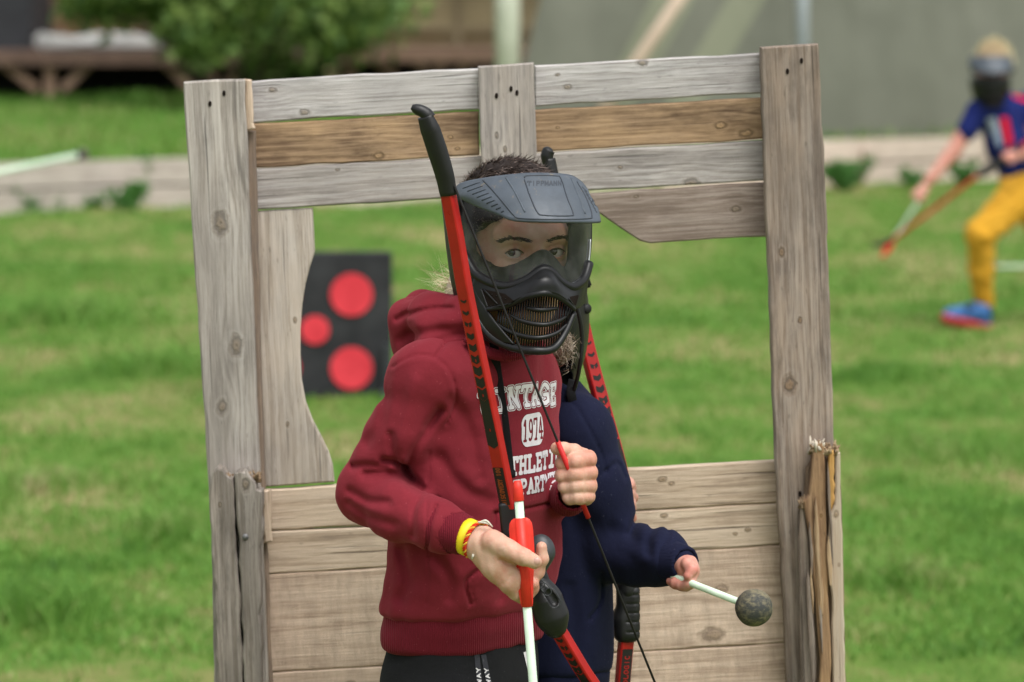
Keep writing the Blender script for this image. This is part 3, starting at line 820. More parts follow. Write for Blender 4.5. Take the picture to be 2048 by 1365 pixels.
for px in (735, 915, 1094, 1180):
    link('pole', box((at(px, 0, DB).x, DB + .07, zt2 + .55), (.06, .06, 1.1)), M['canvas_trim'], lodge, False)
link('rail', box(((lx0 + lx1) / 2, DB + .05, zt2 + .15), (lx1 - lx0, .025, .05)), M['canvas_trim'], lodge, False)
link('eave', box(((lx0 + lx1) / 2, DB - .1, zt2 + 1.12), (lx1 - lx0 + .4, .7, .10)), M['cabin_dark'], lodge, False)
link('roof', pydata([(lx0 - .2, DB - .4, zt2 + 1.18), (lx1 + .2, DB - .4, zt2 + 1.18), (lx1 + .2, DB + 2, zt2 + 2.3), (lx0 - .2, DB + 2, zt2 + 2.3), (lx1 + .2, DB + 4.2, zt2 + 1.18), (lx0 - .2, DB + 4.2, zt2 + 1.18)], [(0, 1, 2, 3), (3, 2, 4, 5)]), M['canvas_trim'], lodge, False)
link('back_wall', box(((lx0 + lx1) / 2, DB + 3.6, zt2 + .6), (lx1 - lx0, .05, 1.2)), M['canvas_tan'], lodge, False)

# far hedge closing the view
hc, hr = [], []
for i in range(200):
    hc.append((-20 + 40 * i / 199 + rng.uniform(-.2, .2), 47 + rng.uniform(-.6, .6), .6 + 2.2 * rng.random())); hr.append((.7, .6, .6))
hedge = link('hedge', leaves(hc, hr, 30000, 0.13, 33, .1), M['leaf_dark'], None, False)
hedge['kind'] = 'stuff'; tag(hedge, 'dark overgrown hedge behind the cabin and bush', 'hedge')

# ------------------------------------------------------------------ olive tent, poles
M['canvas_olive'] = mottled('canvas_olive', (0.098, 0.104, 0.078), (0.132, 0.138, 0.106), 2.0, 0.85, 0.35, 14, dist=.004)
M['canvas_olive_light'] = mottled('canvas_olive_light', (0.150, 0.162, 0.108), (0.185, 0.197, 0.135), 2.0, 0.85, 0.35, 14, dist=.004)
M['pole_pale'] = mottled('pole_pale', (0.45, 0.48, 0.38), (0.55, 0.58, 0.47), 6, 0.6, 0.2)
M['pole_steel'] = mottled('pole_steel', (0.30, 0.34, 0.37), (0.38, 0.42, 0.45), 6, 0.45, 0.1)
M['pole_wood'] = mottled('pole_wood', (0.40, 0.31, 0.23), (0.48, 0.38, 0.29), 6, 0.8, 0.2)
YT = 34.0
tb = at(1600, 268, YT); tz = tb.z
tent = thing('canvas_tent', 'big olive green canvas tent behind the timber edging', 'tent', (tb.x, YT, tz))
def wall_pt(px, f, y0=0.0):
    """point on the sloping tent wall: foot at px, f = 0 foot .. 1 eave; the wall leans back and bulges"""
    m_ = ED.y / ED.x; k_ = (px - 1024.0) / FPX
    yl = (EA.y - EA.x * m_) / (1 - k_ * m_) + .42; x = k_ * yl
    sag = 0.16 * math.sin(px * .013 + f) + .12 * math.sin(px * .033 + f * 2) + .05 * math.sin(px * .081)
    return (x, yl + y0 + 1.1 * f ** 1.3 + sag * f * (1.2 - f), EH - .06 + 2.9 * f)
def tent_panel(p0, p1, lean0, lean1, mat, nx=40, nzz=18, name='wall_panel', y0=0.0):
    V = []
    for i in range(nx + 1):
        u = i / nx
        for j in range(nzz + 1):
            f = j / nzz
            px = p0 + (p1 - p0) * u + (lean0 + (lean1 - lean0) * u) * f
            V.append(wall_pt(px, f, y0))
    n1 = nzz + 1
    me = pydata(V, [(i * n1 + j, (i + 1) * n1 + j, (i + 1) * n1 + j + 1, i * n1 + j + 1) for i in range(nx) for j in range(nzz)])
    return link(name, me, mat, tent)
tent_panel(1000, 1150, 220, 420, M['canvas_olive'])
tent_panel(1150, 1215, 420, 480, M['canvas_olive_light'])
tent_panel(1215, 1275, 480, 500, M['canvas_olive'])
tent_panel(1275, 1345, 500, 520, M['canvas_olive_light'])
tent_panel(1345, 1600, 520, 0, M['canvas_olive'])
tent_panel(1600, 2100, 0, 0, M['canvas_olive'], 60)
tent_panel(2100, 2900, 0, -200, M['canvas_olive'], 30)
p_ = [wall_pt(1000 + 220, 1), wall_pt(2700, 1)]
link('roof', pydata([p_[0], p_[1], (p_[1][0], YT + 4.2, tz + 3.9), (p_[0][0] + 1, YT + 4.2, tz + 3.9), (p_[1][0], YT + 8, tz), (p_[0][0], YT + 8, tz)], [(0, 1, 2, 3), (3, 2, 4, 5)]), M['canvas_olive'], tent, False)
mud = link('mud_flap', pydata([wall_pt(1000 + i * 60, 0, -.02) for i in range(30)] + [tuple(np.array(wall_pt(1000 + i * 60, 0, -.10)) - np.array((0, 0, .0))) for i in range(30)], [(i, i + 1, 31 + i, 30 + i) for i in range(29)]), M['canvas_olive'], tent)
def pole(name, a, b, r, mat, label, cat='pole', seg=14):
    o = thing(name, label, cat, tuple(a))
    link('shaft', tube([a, b], r, seg), mat, o)
    return o
def to_bank(p): p = Vector(p); p.z = gz_at(p) - .06; return p
pg = to_bank(at(1016, 300, 31.6)); pt = at(1013, -300, 31.6)
po = pole('post', pg, pt, .085, M['pole_pale'], 'thick pale green post between the canvas lodge and olive tent', 'post')
link('cap', tube([pt, pt + Vector((0, 0, .03))], [.098, .09], 14), M['pole_pale'], po)
YP = wall_pt(1607, 0)[1] - .16; pg = at(1607, 268, YP); pg.z = gz_at(pg) - .06; pt = at(1603, -300, YP)
po = pole('tent_pole', pg, pt, .042, M['pole_steel'], 'grey steel upright pole standing against the olive tent')
link('foot_plate', tube([pg + Vector((0, 0, .0)), pg + Vector((0, 0, .09))], .09, 14), M['pole_steel'], po)
YP = wall_pt(1140, 0)[1] - .2; pa = at(1140, 228, YP); pa.z = gz_at(pa) - .06; pb = at(1440, -120, YP + .45)
po = pole('leaning_pole', pa, pb, .045, M['pole_wood'], 'wooden pole leaning diagonally against the olive tent')
link('end_cap', tube([pb, pb + (pb - pa).normalized() * .04], [.05, .045], 10), M['pole_wood'], po)

# ------------------------------------------------------------------ timber edging with weeds
M['sleeper_a'] = wood('sleeper_grey', (0.56, 0.50, 0.45), (0.40, 0.345, 0.30), ring=40, seed=31, grime=.3)
M['sleeper_b'] = wood('sleeper_pale', (0.68, 0.575, 0.49), (0.50, 0.405, 0.335), ring=40, seed=37, grime=.3)
ang = math.atan2(ED.y, ED.x)
edging = thing('timber_edging', 'low retaining edge of pale timber sleepers along the bank', 'edging', tuple(EA))
pos = -7.0; k = 0
lens_ = [2.4, 2.2, 2.4, 1.9, 2.3, 2.4, 2.2, 2.4]
for course in range(2):
    pos = -7.4 + 1.1 * course
    for i, L in enumerate(lens_):
        mid = pos + L / 2
        c = EA + ED * mid + EN * (0.05 + .012 * (course == 0) * 0 + rng.uniform(-.008, .008)); c.z = EH / 2 * (course + .5) - (.02 if course == 0 else 0)
        hh = EH / 2 - .006 + (.02 if course == 0 else 0)
        link('sleeper', box((0, 0, 0), (L - .012, .10, hh), bev=.006), M['sleeper_a'] if mid < 2.6 else M['sleeper_b'], edging, False, Matrix.Translation(c) @ Matrix.Rotation(ang, 4, 'Z'))
        pos += L
for s_ in (-2.2, .9, 4.4, 6.2, 9.0):
    c = EA + ED * s_ - EN * .045; c.z = EH / 2 - .03
    link('stake', box((0, 0, 0), (.07, .06, EH - .06), bev=.004), M['sleeper_b'] if s_ > 2.6 else M['sleeper_a'], edging, False, Matrix.Translation(c) @ Matrix.Rotation(ang, 4, 'Z'))

def weed(px, py, w_px, h_px, n, label, seed):
    g = ground_at(px, py); sc = FPX / g.y; w, h = w_px / sc, 1.35 * h_px / sc
    g += Vector((0, -.06, 0))
    root = thing('weed_plant', label, 'weed', tuple(g), 'weeds at the foot of the timber edging')
    r = random.Random(seed); st = []; C, R = [], []
    for i in range(7):
        tip = g + Vector((r.uniform(-.5, .5) * w, r.uniform(-.08, .08), h * r.uniform(.55, 1.0)))
        st.append(tube([g + Vector((r.uniform(-.1, .1) * w, 0, -.02)), g * .5 + tip * .5, tip], [.006, .004, .002], 5))
        for f in (.35, .65, .95): C.append(tuple(g.lerp(tip, f))); R.append((w * .16, .07, h * .16))
    link('stems', join_meshes(st), M['leaf_weed'], root)
    link('foliage', leaves(C, R, n, .028, seed, .1), M['leaf_weed'], root, False)
weed(32, 428, 34, 50, 420, 'small dark green weed, first from the photo edge along the grey sleepers', 1)
weed(68, 428, 30, 32, 260, 'low scrubby weed beside the first small weed at the grey sleepers', 2)
weed(122, 425, 34, 28, 220, 'tiny weed between the two larger clumps at the grey sleepers', 3)
weed(190, 424, 40, 26, 220, 'thin weed just beside the bushy clump at the grey sleepers', 4)
weed(258, 427, 66, 45, 900, 'rounded bushy weed clump against the grey sleepers', 5)
weed(290, 420, 30, 82, 560, 'tall upright weed behind the rounded clump at the grey sleepers', 6)
weed(1692, 380, 96, 48, 1300, 'broad leafy weed clump below the pale sleepers', 7)
weed(1830, 372, 60, 26, 420, 'low ragged weed below the pale sleepers near the running player', 8)
weed(1930, 370, 70, 36, 600, 'weed clump at the pale sleepers behind the running player', 9)

# ------------------------------------------------------------------ archery target
tg = ground_at(630, 797); YTG = tg.y; sc = FPX / YTG
c = at(630, 652, YTG); wT, hT = 308 / sc, 292 / sc
target = thing('archery_target', 'black foam archery target with red round spots standing on the grass', 'target', (c.x, YTG, 0))
link('foam_block', box((c.x, YTG + .06, c.z), (wT, .12, hT), bev=.006), M['foam_black'], target, False)
for px, py, r in ((703, 590, 43), (703, 737, 43), (557, 590, 43), (557, 737, 43), (630, 660, 29)):
    p = at(px, py, YTG)
    bm = bmesh.new(); bmesh.ops.create_cone(bm, cap_ends=True, segments=40, radius1=r / sc, radius2=r / sc * .985, depth=.012)
    bm.transform(Matrix.Translation((p.x, YTG - .003, p.z)) @ Matrix.Rotation(math.pi / 2, 4, 'X'))
    me = bpy.data.meshes.new('m'); bm.to_mesh(me); bm.free()
    link('red_spot', me, M['foam_red'], target, False)
for px in (776, 486):
    p = at(px, 740, YTG)
    link('support_leg', box((p.x, YTG - .02, p.z - .02), (.03, .05, .23), bev=.004), M['grip_grey'], target, False)
    link('foot', box((p.x, YTG + .05, .02), (.05, .45, .035), bev=.004), M['grip_grey'], target, False)
# ------------------------------------------------------------------ wooden barricade
YF = 6.5
def flat_board(name, poly, y0, thick, grain, mat, parent, knots_px=(), jit=0.0006, bev=0.0022, step=0.03, seed=0, matkw=None):
    """board cut to the outline poly (photo pixels at depth y0), grain along the pixel direction given"""
    P = [at(px, py, y0) for px, py in poly]
    c = sum(P, Vector()) / len(P)
    g = (at(1024 + grain[0], 682 + grain[1], y0) - at(1024, 682, y0)); g.y = 0; g.normalize()
    Mx = Matrix(((g.x, 0, -g.z, c.x), (0, 1, 0, y0), (g.z, 0, g.x, c.z), (0, 0, 0, 1))); Mi = Mx.inverted()
    r = random.Random(seed + len(name)); L = []
    n = len(P)
    for i in range(n):
        a, b = Mi @ P[i], Mi @ P[(i + 1) % n]; k = max(1, int((b - a).length / step))
        for j in range(k):
            q = a.lerp(b, j / k)
            L.append((q.x + r.gauss(0, jit), q.z + r.gauss(0, jit)))
    bm = bmesh.new()
    vs = [bm.verts.new((x, 0, z)) for x, z in L]
    f = bm.faces.new(vs)
    ex = bmesh.ops.extrude_face_region(bm, geom=[f])
    for v in ex['geom']:
        if isinstance(v, bmesh.types.BMVert): v.co.y += thick
    bmesh.ops.recalc_face_normals(bm, faces=bm.faces)
    ed = [e for e in bm.edges if abs(e.verts[0].co.y - e.verts[1].co.y) < 1e-6]
    if bev: bmesh.ops.bevel(bm, geom=ed, offset=bev, segments=1, affect='EDGES')
    bmesh.ops.triangulate(bm, faces=[q for q in bm.faces if len(q.verts) > 4])
    me = bpy.data.meshes.new('m'); bm.to_mesh(me); bm.free()
    if isinstance(mat, dict):
        sc = FPX / y0; kl = []
        for kx, ky, kr in knots_px:
            q = Mi @ at(kx, ky, y0); kl.append((q.x, q.z, kr / sc))
        mat = wood(name + '_wood', knots=kl, seed=seed * 1.7 + 3, **mat)
    return link(name, me, mat, parent, False, Mx)
GREY = dict(light=(0.56, 0.53, 0.51), dark=(0.31, 0.28, 0.26), warm=(0.38, 0.30, 0.22), warm_amt=.3, ring=110, grime=.6)
SILV = dict(light=(0.62, 0.60, 0.595), dark=(0.37, 0.345, 0.33), warm=(0.44, 0.36, 0.27), warm_amt=.2, ring=150, grime=.6)
BROWN = dict(light=(0.50, 0.35, 0.225), dark=(0.18, 0.115, 0.07), warm=(0.62, 0.41, 0.22), warm_amt=.6, ring=110, grime=1.0)
PINK = dict(light=(0.80, 0.64, 0.505), dark=(0.53, 0.395, 0.295), warm=(0.52, 0.38, 0.26), warm_amt=.35, ring=60, rough_saw=1.0, grime=.25)
PALE = dict(light=(0.75, 0.615, 0.485), dark=(0.47, 0.36, 0.265), warm=(0.50, 0.36, 0.22), warm_amt=.35, ring=80, grime=.3)
DRIFT = dict(light=(0.40, 0.35, 0.305), dark=(0.19, 0.152, 0.125), warm=(0.38, 0.25, 0.15), warm_amt=.4, ring=120, grime=.7)
gp = at(1024, 700, YF)
bar = thing('wooden_barricade', 'weathered plank barricade with a large window opening behind the two archers', 'barricade', (gp.x, YF, 0))
S = -0.0567
def hb(name, x0, x1, xr, yt, h, mat, knots=(), y0=YF, thick=.02, seed=0, x_end=None):
    """full-width board: top edge passes (xr, yt)"""
    y = lambda x: yt + S * (x - xr)
    return flat_board(name, [(x0, y(x0)), (x1, y(x1)), (x1, y(x1) + h), (x0, y(x0) + h)], y0, thick, (1, S), mat, bar, knots, seed=seed)
# upper panel: three rails over the full width, split by the centre post
hb('plank', 495, 958, 505, 162, 83, SILV, [(610, 225, 9), (545, 180, 7)], seed=1)
hb('plank', 1069, 1530, 1070, 132, 81, SILV, [(1285, 126, 10), (1135, 175, 8), (1115, 150, 5)], seed=2)
hb('plank', 495, 958, 510, 249, 88, BROWN, [(757, 312, 11), (900, 275, 6), (915, 298, 5)], seed=3)
hb('plank', 1069, 1532, 1070, 221, 84, BROWN, [(1492, 268, 12), (1440, 252, 11), (1115, 256, 4)], seed=4)
hb('plank', 495, 1010, 510, 339, 81, GREY, [(675, 340, 4)], seed=5)
hb('plank', 1010.5, 1534, 1105, 306, 80, GREY, [(1380, 368, 14), (1240, 335, 5)], seed=6)
flat_board('plank', [(1150, 390), (1536, 366), (1540, 474), (1430, 478), (1300, 488), (1280, 482), (1200, 430), (1150, 400)], YF + .001, .02, (1, S), dict(GREY, light=(0.46, .39, .345), dark=(.24, .185, .15)), bar, [(1471, 419, 9), (1271, 394, 5)], seed=7)
flat_board('centre_post', [(957, 134), (1066, 128), (1073, 300), (1076, 412), (964, 416)], YF - .026, .025, (0.03, 1), dict(GREY, light=(.50, .45, .41)), bar, [(993, 272, 6), (1010, 300, 6)], seed=8)
# side pieces
flat_board('curved_board', [(498, 424), (624, 417), (628, 470), (629, 505), (619, 535), (610, 570), (604, 610), (600, 660), (600, 710), (603, 760), (611, 805), (624, 840), (641, 872), (655, 902), (664, 930), (668, 965), (512, 976)], YF + .003, .02, (0.035, 1), dict(PALE, light=(.60, .545, .485), dark=(.37, .32, .27)), bar, [(590, 640, 6), (575, 850, 6)], seed=9, jit=.0003)
flat_board('post', [(366, 164), (489, 160), (500, 480), (519, 934), (538, 1420), (430, 1420), (422, 1064), (386, 480)], YF - .050, .047, (0.04, 1), dict(GREY, light=(.54, .505, .465), dark=(.30, .27, .24), ring=95), bar, [(441, 447, 20), (472, 692, 17), (444, 816, 13)], seed=10)
flat_board('batten', [(487, 262), (511, 262), (521, 700), (534, 1100), (546, 1420), (520, 1420), (500, 700)], YF - .022, .02, (0.04, 1), dict(DRIFT, light=(.36, .27, .20)), bar, seed=11)
flat_board('block', [(488, 160), (503, 159.5), (508, 260), (492, 262)], YF - .042, .019, (0.04, 1), PALE, bar, seed=12, step=.01)
flat_board('block', [(524, 982), (541, 980), (544, 1084), (528, 1088)], YF - .042, .019, (0.04, 1), PALE, bar, seed=13, step=.01)
flat_board('post', [(1521, 95), (1637, 89), (1655, 480), (1668, 870), (1692, 1420), (1578, 1420), (1552, 920), (1535, 480)], YF - .050, .047, (0.04, 1), dict(DRIFT, ring=95), bar, [(1580, 770, 17), (1600, 640, 6), (1563, 505, 8)], seed=14)
flat_board('batten', [(1632, 250), (1645, 255), (1656, 468), (1644, 471)], YF - .002, .02, (0.04, 1), DRIFT, bar, seed=15)
# lower panel
for i, (yt, h, mt, kn) in enumerate(((979, 84, PALE, [(1342, 968, 6), (1325, 960, 8)]), (1064, 84, PALE, [(1328, 1033, 7), (1495, 1060, 6), (1470, 1068, 5)]), (1149, 196, PINK, [(1440, 1180, 13), (1425, 1270, 20)]), (1346, 120, PINK, [(700, 1370, 10)]), (1467, 120, PINK, []))):
    hb('plank', 505, 1580, 545, yt, h, mt, kn, y0=YF + .001, seed=20 + i)
# lower rails out of the frame down to the ground
for i, yt in enumerate((1588, 1740, 1890)):
    hb('plank', 505, 1600, 545, yt, 130, PINK, [], y0=YF + .001, seed=30 + i)
for poly, sd in ((((430, 1420.5), (538, 1420.5), (560, 2235), (450, 2235)), 40), (((1578, 1420.5), (1692, 1420.5), (1715, 2200), (1605, 2200)), 41)):
    flat_board('post', list(poly), YF - .050, .047, (0.04, 1), DRIFT, bar, seed=sd)
# broken stakes in front of the posts
stake = thing('broken_stake', 'split grey stake with a splintered top in front of the pale post', 'stake', tuple(at(480, 2240, YF - .08)))
flat_board('split_half', [(424, 946), (433, 935), (441, 941), (447, 936), (456, 950), (464, 958), (468, 1010), (476, 1150), (484, 1300), (486, 1420), (486, 2230), (445, 2230), (437, 1420), (431, 1200), (419, 1020), (421, 985)], YF - .099, .047, (0.035, 1), dict(GREY, light=(.40, .36, .325), dark=(.19, .165, .14), grime=.8), stake, [(440, 1010, 5)], seed=50, step=.015, jit=.001)
flat_board('split_half', [(470, 950), (478, 942), (487, 946), (493, 940), (500, 955), (508, 962), (515, 978), (526, 984), (525, 1010), (521, 1100), (523, 1420), (530, 2230), (490.5, 2230), (489.5, 1420), (487, 1290), (480, 1150), (472.5, 1010)], YF - .100, .048, (0.03, 1), dict(GREY, light=(.42, .385, .35), dark=(.2, .175, .15), grime=.8), stake, [(491, 970, 11)], seed=51, step=.015, jit=.001)
M['pale_split'] = mottled('pale_split', (.5, .44, .35), (.62, .56, .46), 40, .9)
def splinters(cx, cy, spread, n, y, lmax, parent, mat, seed):
    r = random.Random(seed); ms = []
    for i in range(n):
        b = at(cx + r.uniform(-spread, spread), cy + r.uniform(0, 8), y + r.uniform(0, .03)); L = r.uniform(.3, 1) * lmax
        d = Vector((r.gauss(0, .5), r.gauss(-.2, .4), 1)).normalized()
        ms.append(tube([b - d * .006, b + d * L * .6, b + d * L], [.0026, .0018, .0004], 5))
    link('splinters', join_meshes(ms), mat, parent)
splinters(475, 953, 46, 60, YF - .095, .011, stake, M['splinter'], 1)
o = link('screw', tube([at(491, 1074, YF - .1015), at(491, 1074, YF - .099)], [.0042, .0046], 12), M['screw'], stake)
stk2 = thing('broken_stake', 'torn brown stake with orange splinters in front of the darker post', 'stake', tuple(at(1650, 2220, YF - .08)))
RAW = dict(light=(.50, .34, .20), dark=(.22, .13, .075), warm=(.55, .33, .13), warm_amt=.5, ring=140, grime=.5)
flat_board('torn_slab', [(1626, 910), (1634, 890), (1641, 884), (1648, 896), (1652, 990), (1654, 1130), (1662, 1300), (1664, 1420), (1680, 2200), (1640, 2200), (1634, 1420), (1640, 1320), (1630, 1190), (1622, 1100), (1612, 1030), (1606, 1004), (1618, 992)], YF - .088, .036, (0.04, 1), RAW, stk2, [(1642, 1032, 5)], seed=52, step=.02, jit=.0006)
flat_board('torn_slab', [(1601, 1010), (1607, 1006), (1616, 1080), (1624, 1190), (1633, 1320), (1630, 1420), (1639, 2200), (1618, 2200), (1603, 1420), (1600, 1200), (1598, 1080)], YF - .080, .013, (0.03, 1), DRIFT, stk2, seed=53, step=.02, jit=.0005)
flat_board('torn_slab', [(1656, 905), (1668, 900), (1669, 1000), (1662, 1022), (1657, 1000)], YF - .082, .015, (0.04, 1), dict(RAW, light=(.66, .40, .14), dark=(.42, .22, .06), grime=.2), stk2, seed=54, step=.01, jit=.0008)
flat_board('torn_slab', [(1671, 903), (1680, 908), (1683, 1010), (1688, 1250), (1692, 1420), (1705, 2200), (1684, 2200), (1667, 1420), (1664, 1250), (1657, 1080), (1658, 1030), (1670, 1010)], YF - .082, .030, (0.03, 1), dict(PALE, light=(.50, .44, .36)), stk2, [(1672, 1030, 7), (1678, 1130, 4)], seed=55, step=.02, jit=.0005)
flat_board('torn_slab', [(1612, 935), (1628, 915), (1676, 918), (1684, 1000), (1693, 1420), (1700, 2200), (1620, 2200), (1603, 1420), (1606, 1060)], YF - .066, .0155, (0.04, 1), dict(DRIFT, light=(.30, .22, .155), dark=(.13, .09, .06)), stk2, seed=57)
r_s = random.Random(12)
for i in range(11):
    x = r_s.uniform(1614, 1660); y = r_s.uniform(905, 1230); L = r_s.uniform(90, 240); w_ = r_s.uniform(3, 7.5)
    sx_ = .045 * L
    flat_board('sliver', [(x, y), (x + w_ * .5, y + 18), (x + w_ + sx_ * .6, y + L * .6), (x + sx_ + w_ * .3, y + L), (x + sx_ - w_ * .2, y + L * .97), (x - w_ * .5 + sx_ * .4, y + L * .45), (x - w_ * .4, y + 24)], YF - .0915 - .002 * r_s.random(), .006, (0.04, 1), dict(RAW, light=(.56, .42, .28), dark=(.26, .17, .10)) if i % 3 else DRIFT, stk2, seed=60 + i, step=.02, jit=.0003, bev=.0008)
splinters(1648, 897, 28, 50, YF - .085, .014, stk2, M['splinter'], 2)
splinters(1634, 893, 14, 24, YF - .088, .016, stk2, M['pale_split'], 3)
splinters(1610, 1006, 10, 24, YF - .08, .014, stk2, M['splinter'], 4)
for px, py, y in ((448, 187, YF - .0505), (420, 208, YF - .0505), (1603, 122, YF - .0505), (1575, 143, YF - .0505), (993, 192, YF - .0265), (1022, 178, YF - .0265), (1034, 186, YF - .0265), (1600, 988, YF - .0505)):
    bm = bmesh.new(); bmesh.ops.create_cone(bm, cap_ends=True, segments=14, radius1=.0022, radius2=.0026, depth=.0012)
    p = at(px, py, y); bm.transform(Matrix.Translation(p) @ Matrix.Rotation(math.pi / 2, 4, 'X') @ Matrix.Diagonal((.9, 1.6, 1, 1)))
    me = bpy.data.meshes.new('m'); bm.to_mesh(me); bm.free()
    link('hole_shade_disc', me, M['hole'], bar, False)  # dark disc on the wood stands in for a shaded hole
# ------------------------------------------------------------------ the boy in the maroon hoodie
PSI = math.radians(60)                                  # chest turned to the viewer's right
YAW = PSI                                               # ring u axis = across the shoulders
def ringW(py, px, dy, a, b, yaw=YAW):
    p = W(px, py, dy); return (p.z, p.x, p.y, a, b, yaw)
feet = W(935, 2400, 0); 
boy = thing('person', 'child in maroon hoodie and black goggle mask holding a red bow and arrow', 'person', (feet.x, feet.y, 0))

# hoodie body + sleeves
R_SH, R_EL, R_WR, R_CF = W(854, 754, -.118), W(738, 984, -.105), W(872, 1050, -.195), W(905, 1064, -.208)
L_SH, L_EL, L_WR = W(1042, 765, .10), W(1076, 1000, .150), W(1140, 993, -.020)
lo, hi = bounds([W(672, 640, -.28), W(1150, 1240, .22)], .02)
F = Field(lo, hi, .0026)
torso = F.rings([ringW(630, 968, -.01, .055, .050), ringW(668, 962, -.01, .082, .062), ringW(705, 955, -.01, .120, .074), ringW(750, 951, -.005, .141, .084),
                 ringW(850, 950, 0, .147, .089), ringW(1000, 950, 0, .147, .090), ringW(1100, 950, 0, .150, .092), ringW(1165, 942, 0, .152, .092), ringW(1205, 932, 0, .149, .090), ringW(1222, 928, 0, .138, .084)])
sh = smin(F.cap(W(955, 715, -.01), R_SH, .048, .046), F.cap(W(955, 715, -.01), L_SH, .052, .046), .03)
torso = smin(torso, sh, .035)
arm = F.chain([R_SH, W(807, 860, -.118), R_EL], [.046, .0405, .0415], .02)
fore = F.chain([R_EL, W(800, 1022, -.150), R_WR, R_CF], [.0415, .0375, .0315, .0285], .012)
armR = smin(arm, fore, .010)
armL = F.chain([L_SH, L_EL, L_WR], [.044, .034, .0235], .012)
d = smin(torso, armR, .012)
d = smin(d, F.cap(W(800, 915, -.085), W(850, 970, -.10), .034, .030), .02)
d = smin(d, F.cap(W(800, 925, -.045), W(850, 965, -.045), .036, .036), .02)
d = smin(d, armL, .008)
yt = Y0 + .02
def cr(pts, w, dep, dy=None): return F.crease([W(*p, -.15) for p in pts], w, dep, yt if dy is None else dy)
d = d + cr([(786, 736), (812, 718), (838, 710), (862, 712), (884, 724), (903, 748), (913, 790), (906, 822), (893, 850)], .0018, .0024)      # armhole seam
d = d + cr([(778, 745), (806, 727), (838, 719), (862, 721), (880, 733), (896, 754), (905, 790)], .0025, -.0008)
d = d + cr([(873, 712), (900, 680), (935, 655)], .0024, .0038)                                            # shoulder seam
d = d + cr([(858, 905), (856, 1000), (855, 1110), (852, 1210)], .0018, .0016)                             # side seam
# folds at the crook of the arm and pulls over the sleeve
d = d + cr([(824, 962), (806, 938), (790, 927), (768, 922)], 0.0047, 0.01473)
d = d + cr([(835, 972), (800, 952), (765, 948), (730, 950)], 0.0055, 0.00930)
d = d + cr([(770, 936), (735, 932), (705, 938)], 0.0047, 0.00651)
d = d + cr([(812, 945), (824, 905), (850, 862), (880, 820)], 0.0062, 0.01008)
d = d + cr([(800, 938), (786, 905), (782, 870)], 0.0055, 0.00651)
d = d + cr([(845, 862), (822, 900), (806, 925)], 0.0055, -0.00465)
d = d + cr([(700, 985), (735, 1000), (775, 1000)], 0.0055, 0.00558)
d = d + cr([(698, 1010), (735, 1030), (790, 1040)], 0.0062, 0.00434)
d = d + cr([(846, 980), (830, 1010), (828, 1060)], 0.0047, 0.00465)
d = d + cr([(874, 1000), (862, 1035), (856, 1085)], 0.0023, 0.00465)
d = d + cr([(770, 800), (760, 850), (735, 890)], 0.0078, 0.00388)
d = d + cr([(830, 760), (815, 830), (800, 890)], 0.0094, -0.00341)
# body folds
d = d + cr([(905, 800), (940, 870), (960, 960)], 0.0086, 0.00434)
d = d + cr([(960, 760), (1010, 800), (1075, 815)], 0.0094, 0.00341)
d = d + cr([(880, 920), (930, 985), (980, 1010)], 0.0094, 0.00543)
d = d + cr([(872, 1120), (900, 1160), (900, 1200)], 0.0078, 0.00465)
d = d + cr([(800, 1110), (815, 1165), (800, 1205)], 0.0078, 0.00543)
d = d + cr([(1090, 720), (1085, 830), (1095, 960)], 0.0078, 0.00279)
d = d + cr([(1000, 1100), (1010, 1160), (1000, 1210)], 0.0070, 0.00434)
# kangaroo pocket
d = d + cr([(990, 1034), (1050, 1034), (1118, 1035)], .0022, .0042)
d = d + cr([(990, 1034), (985, 1080), (972, 1132), (932, 1166), (940, 1213)], .0024, .0048)
d = d + cr([(985, 1136), (944, 1170), (950, 1213)], .0016, .0016)
d = d + F.wob(.0010, 38, 1) + F.wob(.0007, 90, 2)
d = smin(d, F.cap(W(800, 925, -.060), W(860, 972, -.075), .030, .030), .006)
wcut = F.cap(R_CF, W(960, 1085, -.24), .026, .026)
d = np.maximum(d, -wcut)
hood_me = F.mesh(d)
hoodie = link('hoodie', hood_me, M['maroon'], boy)

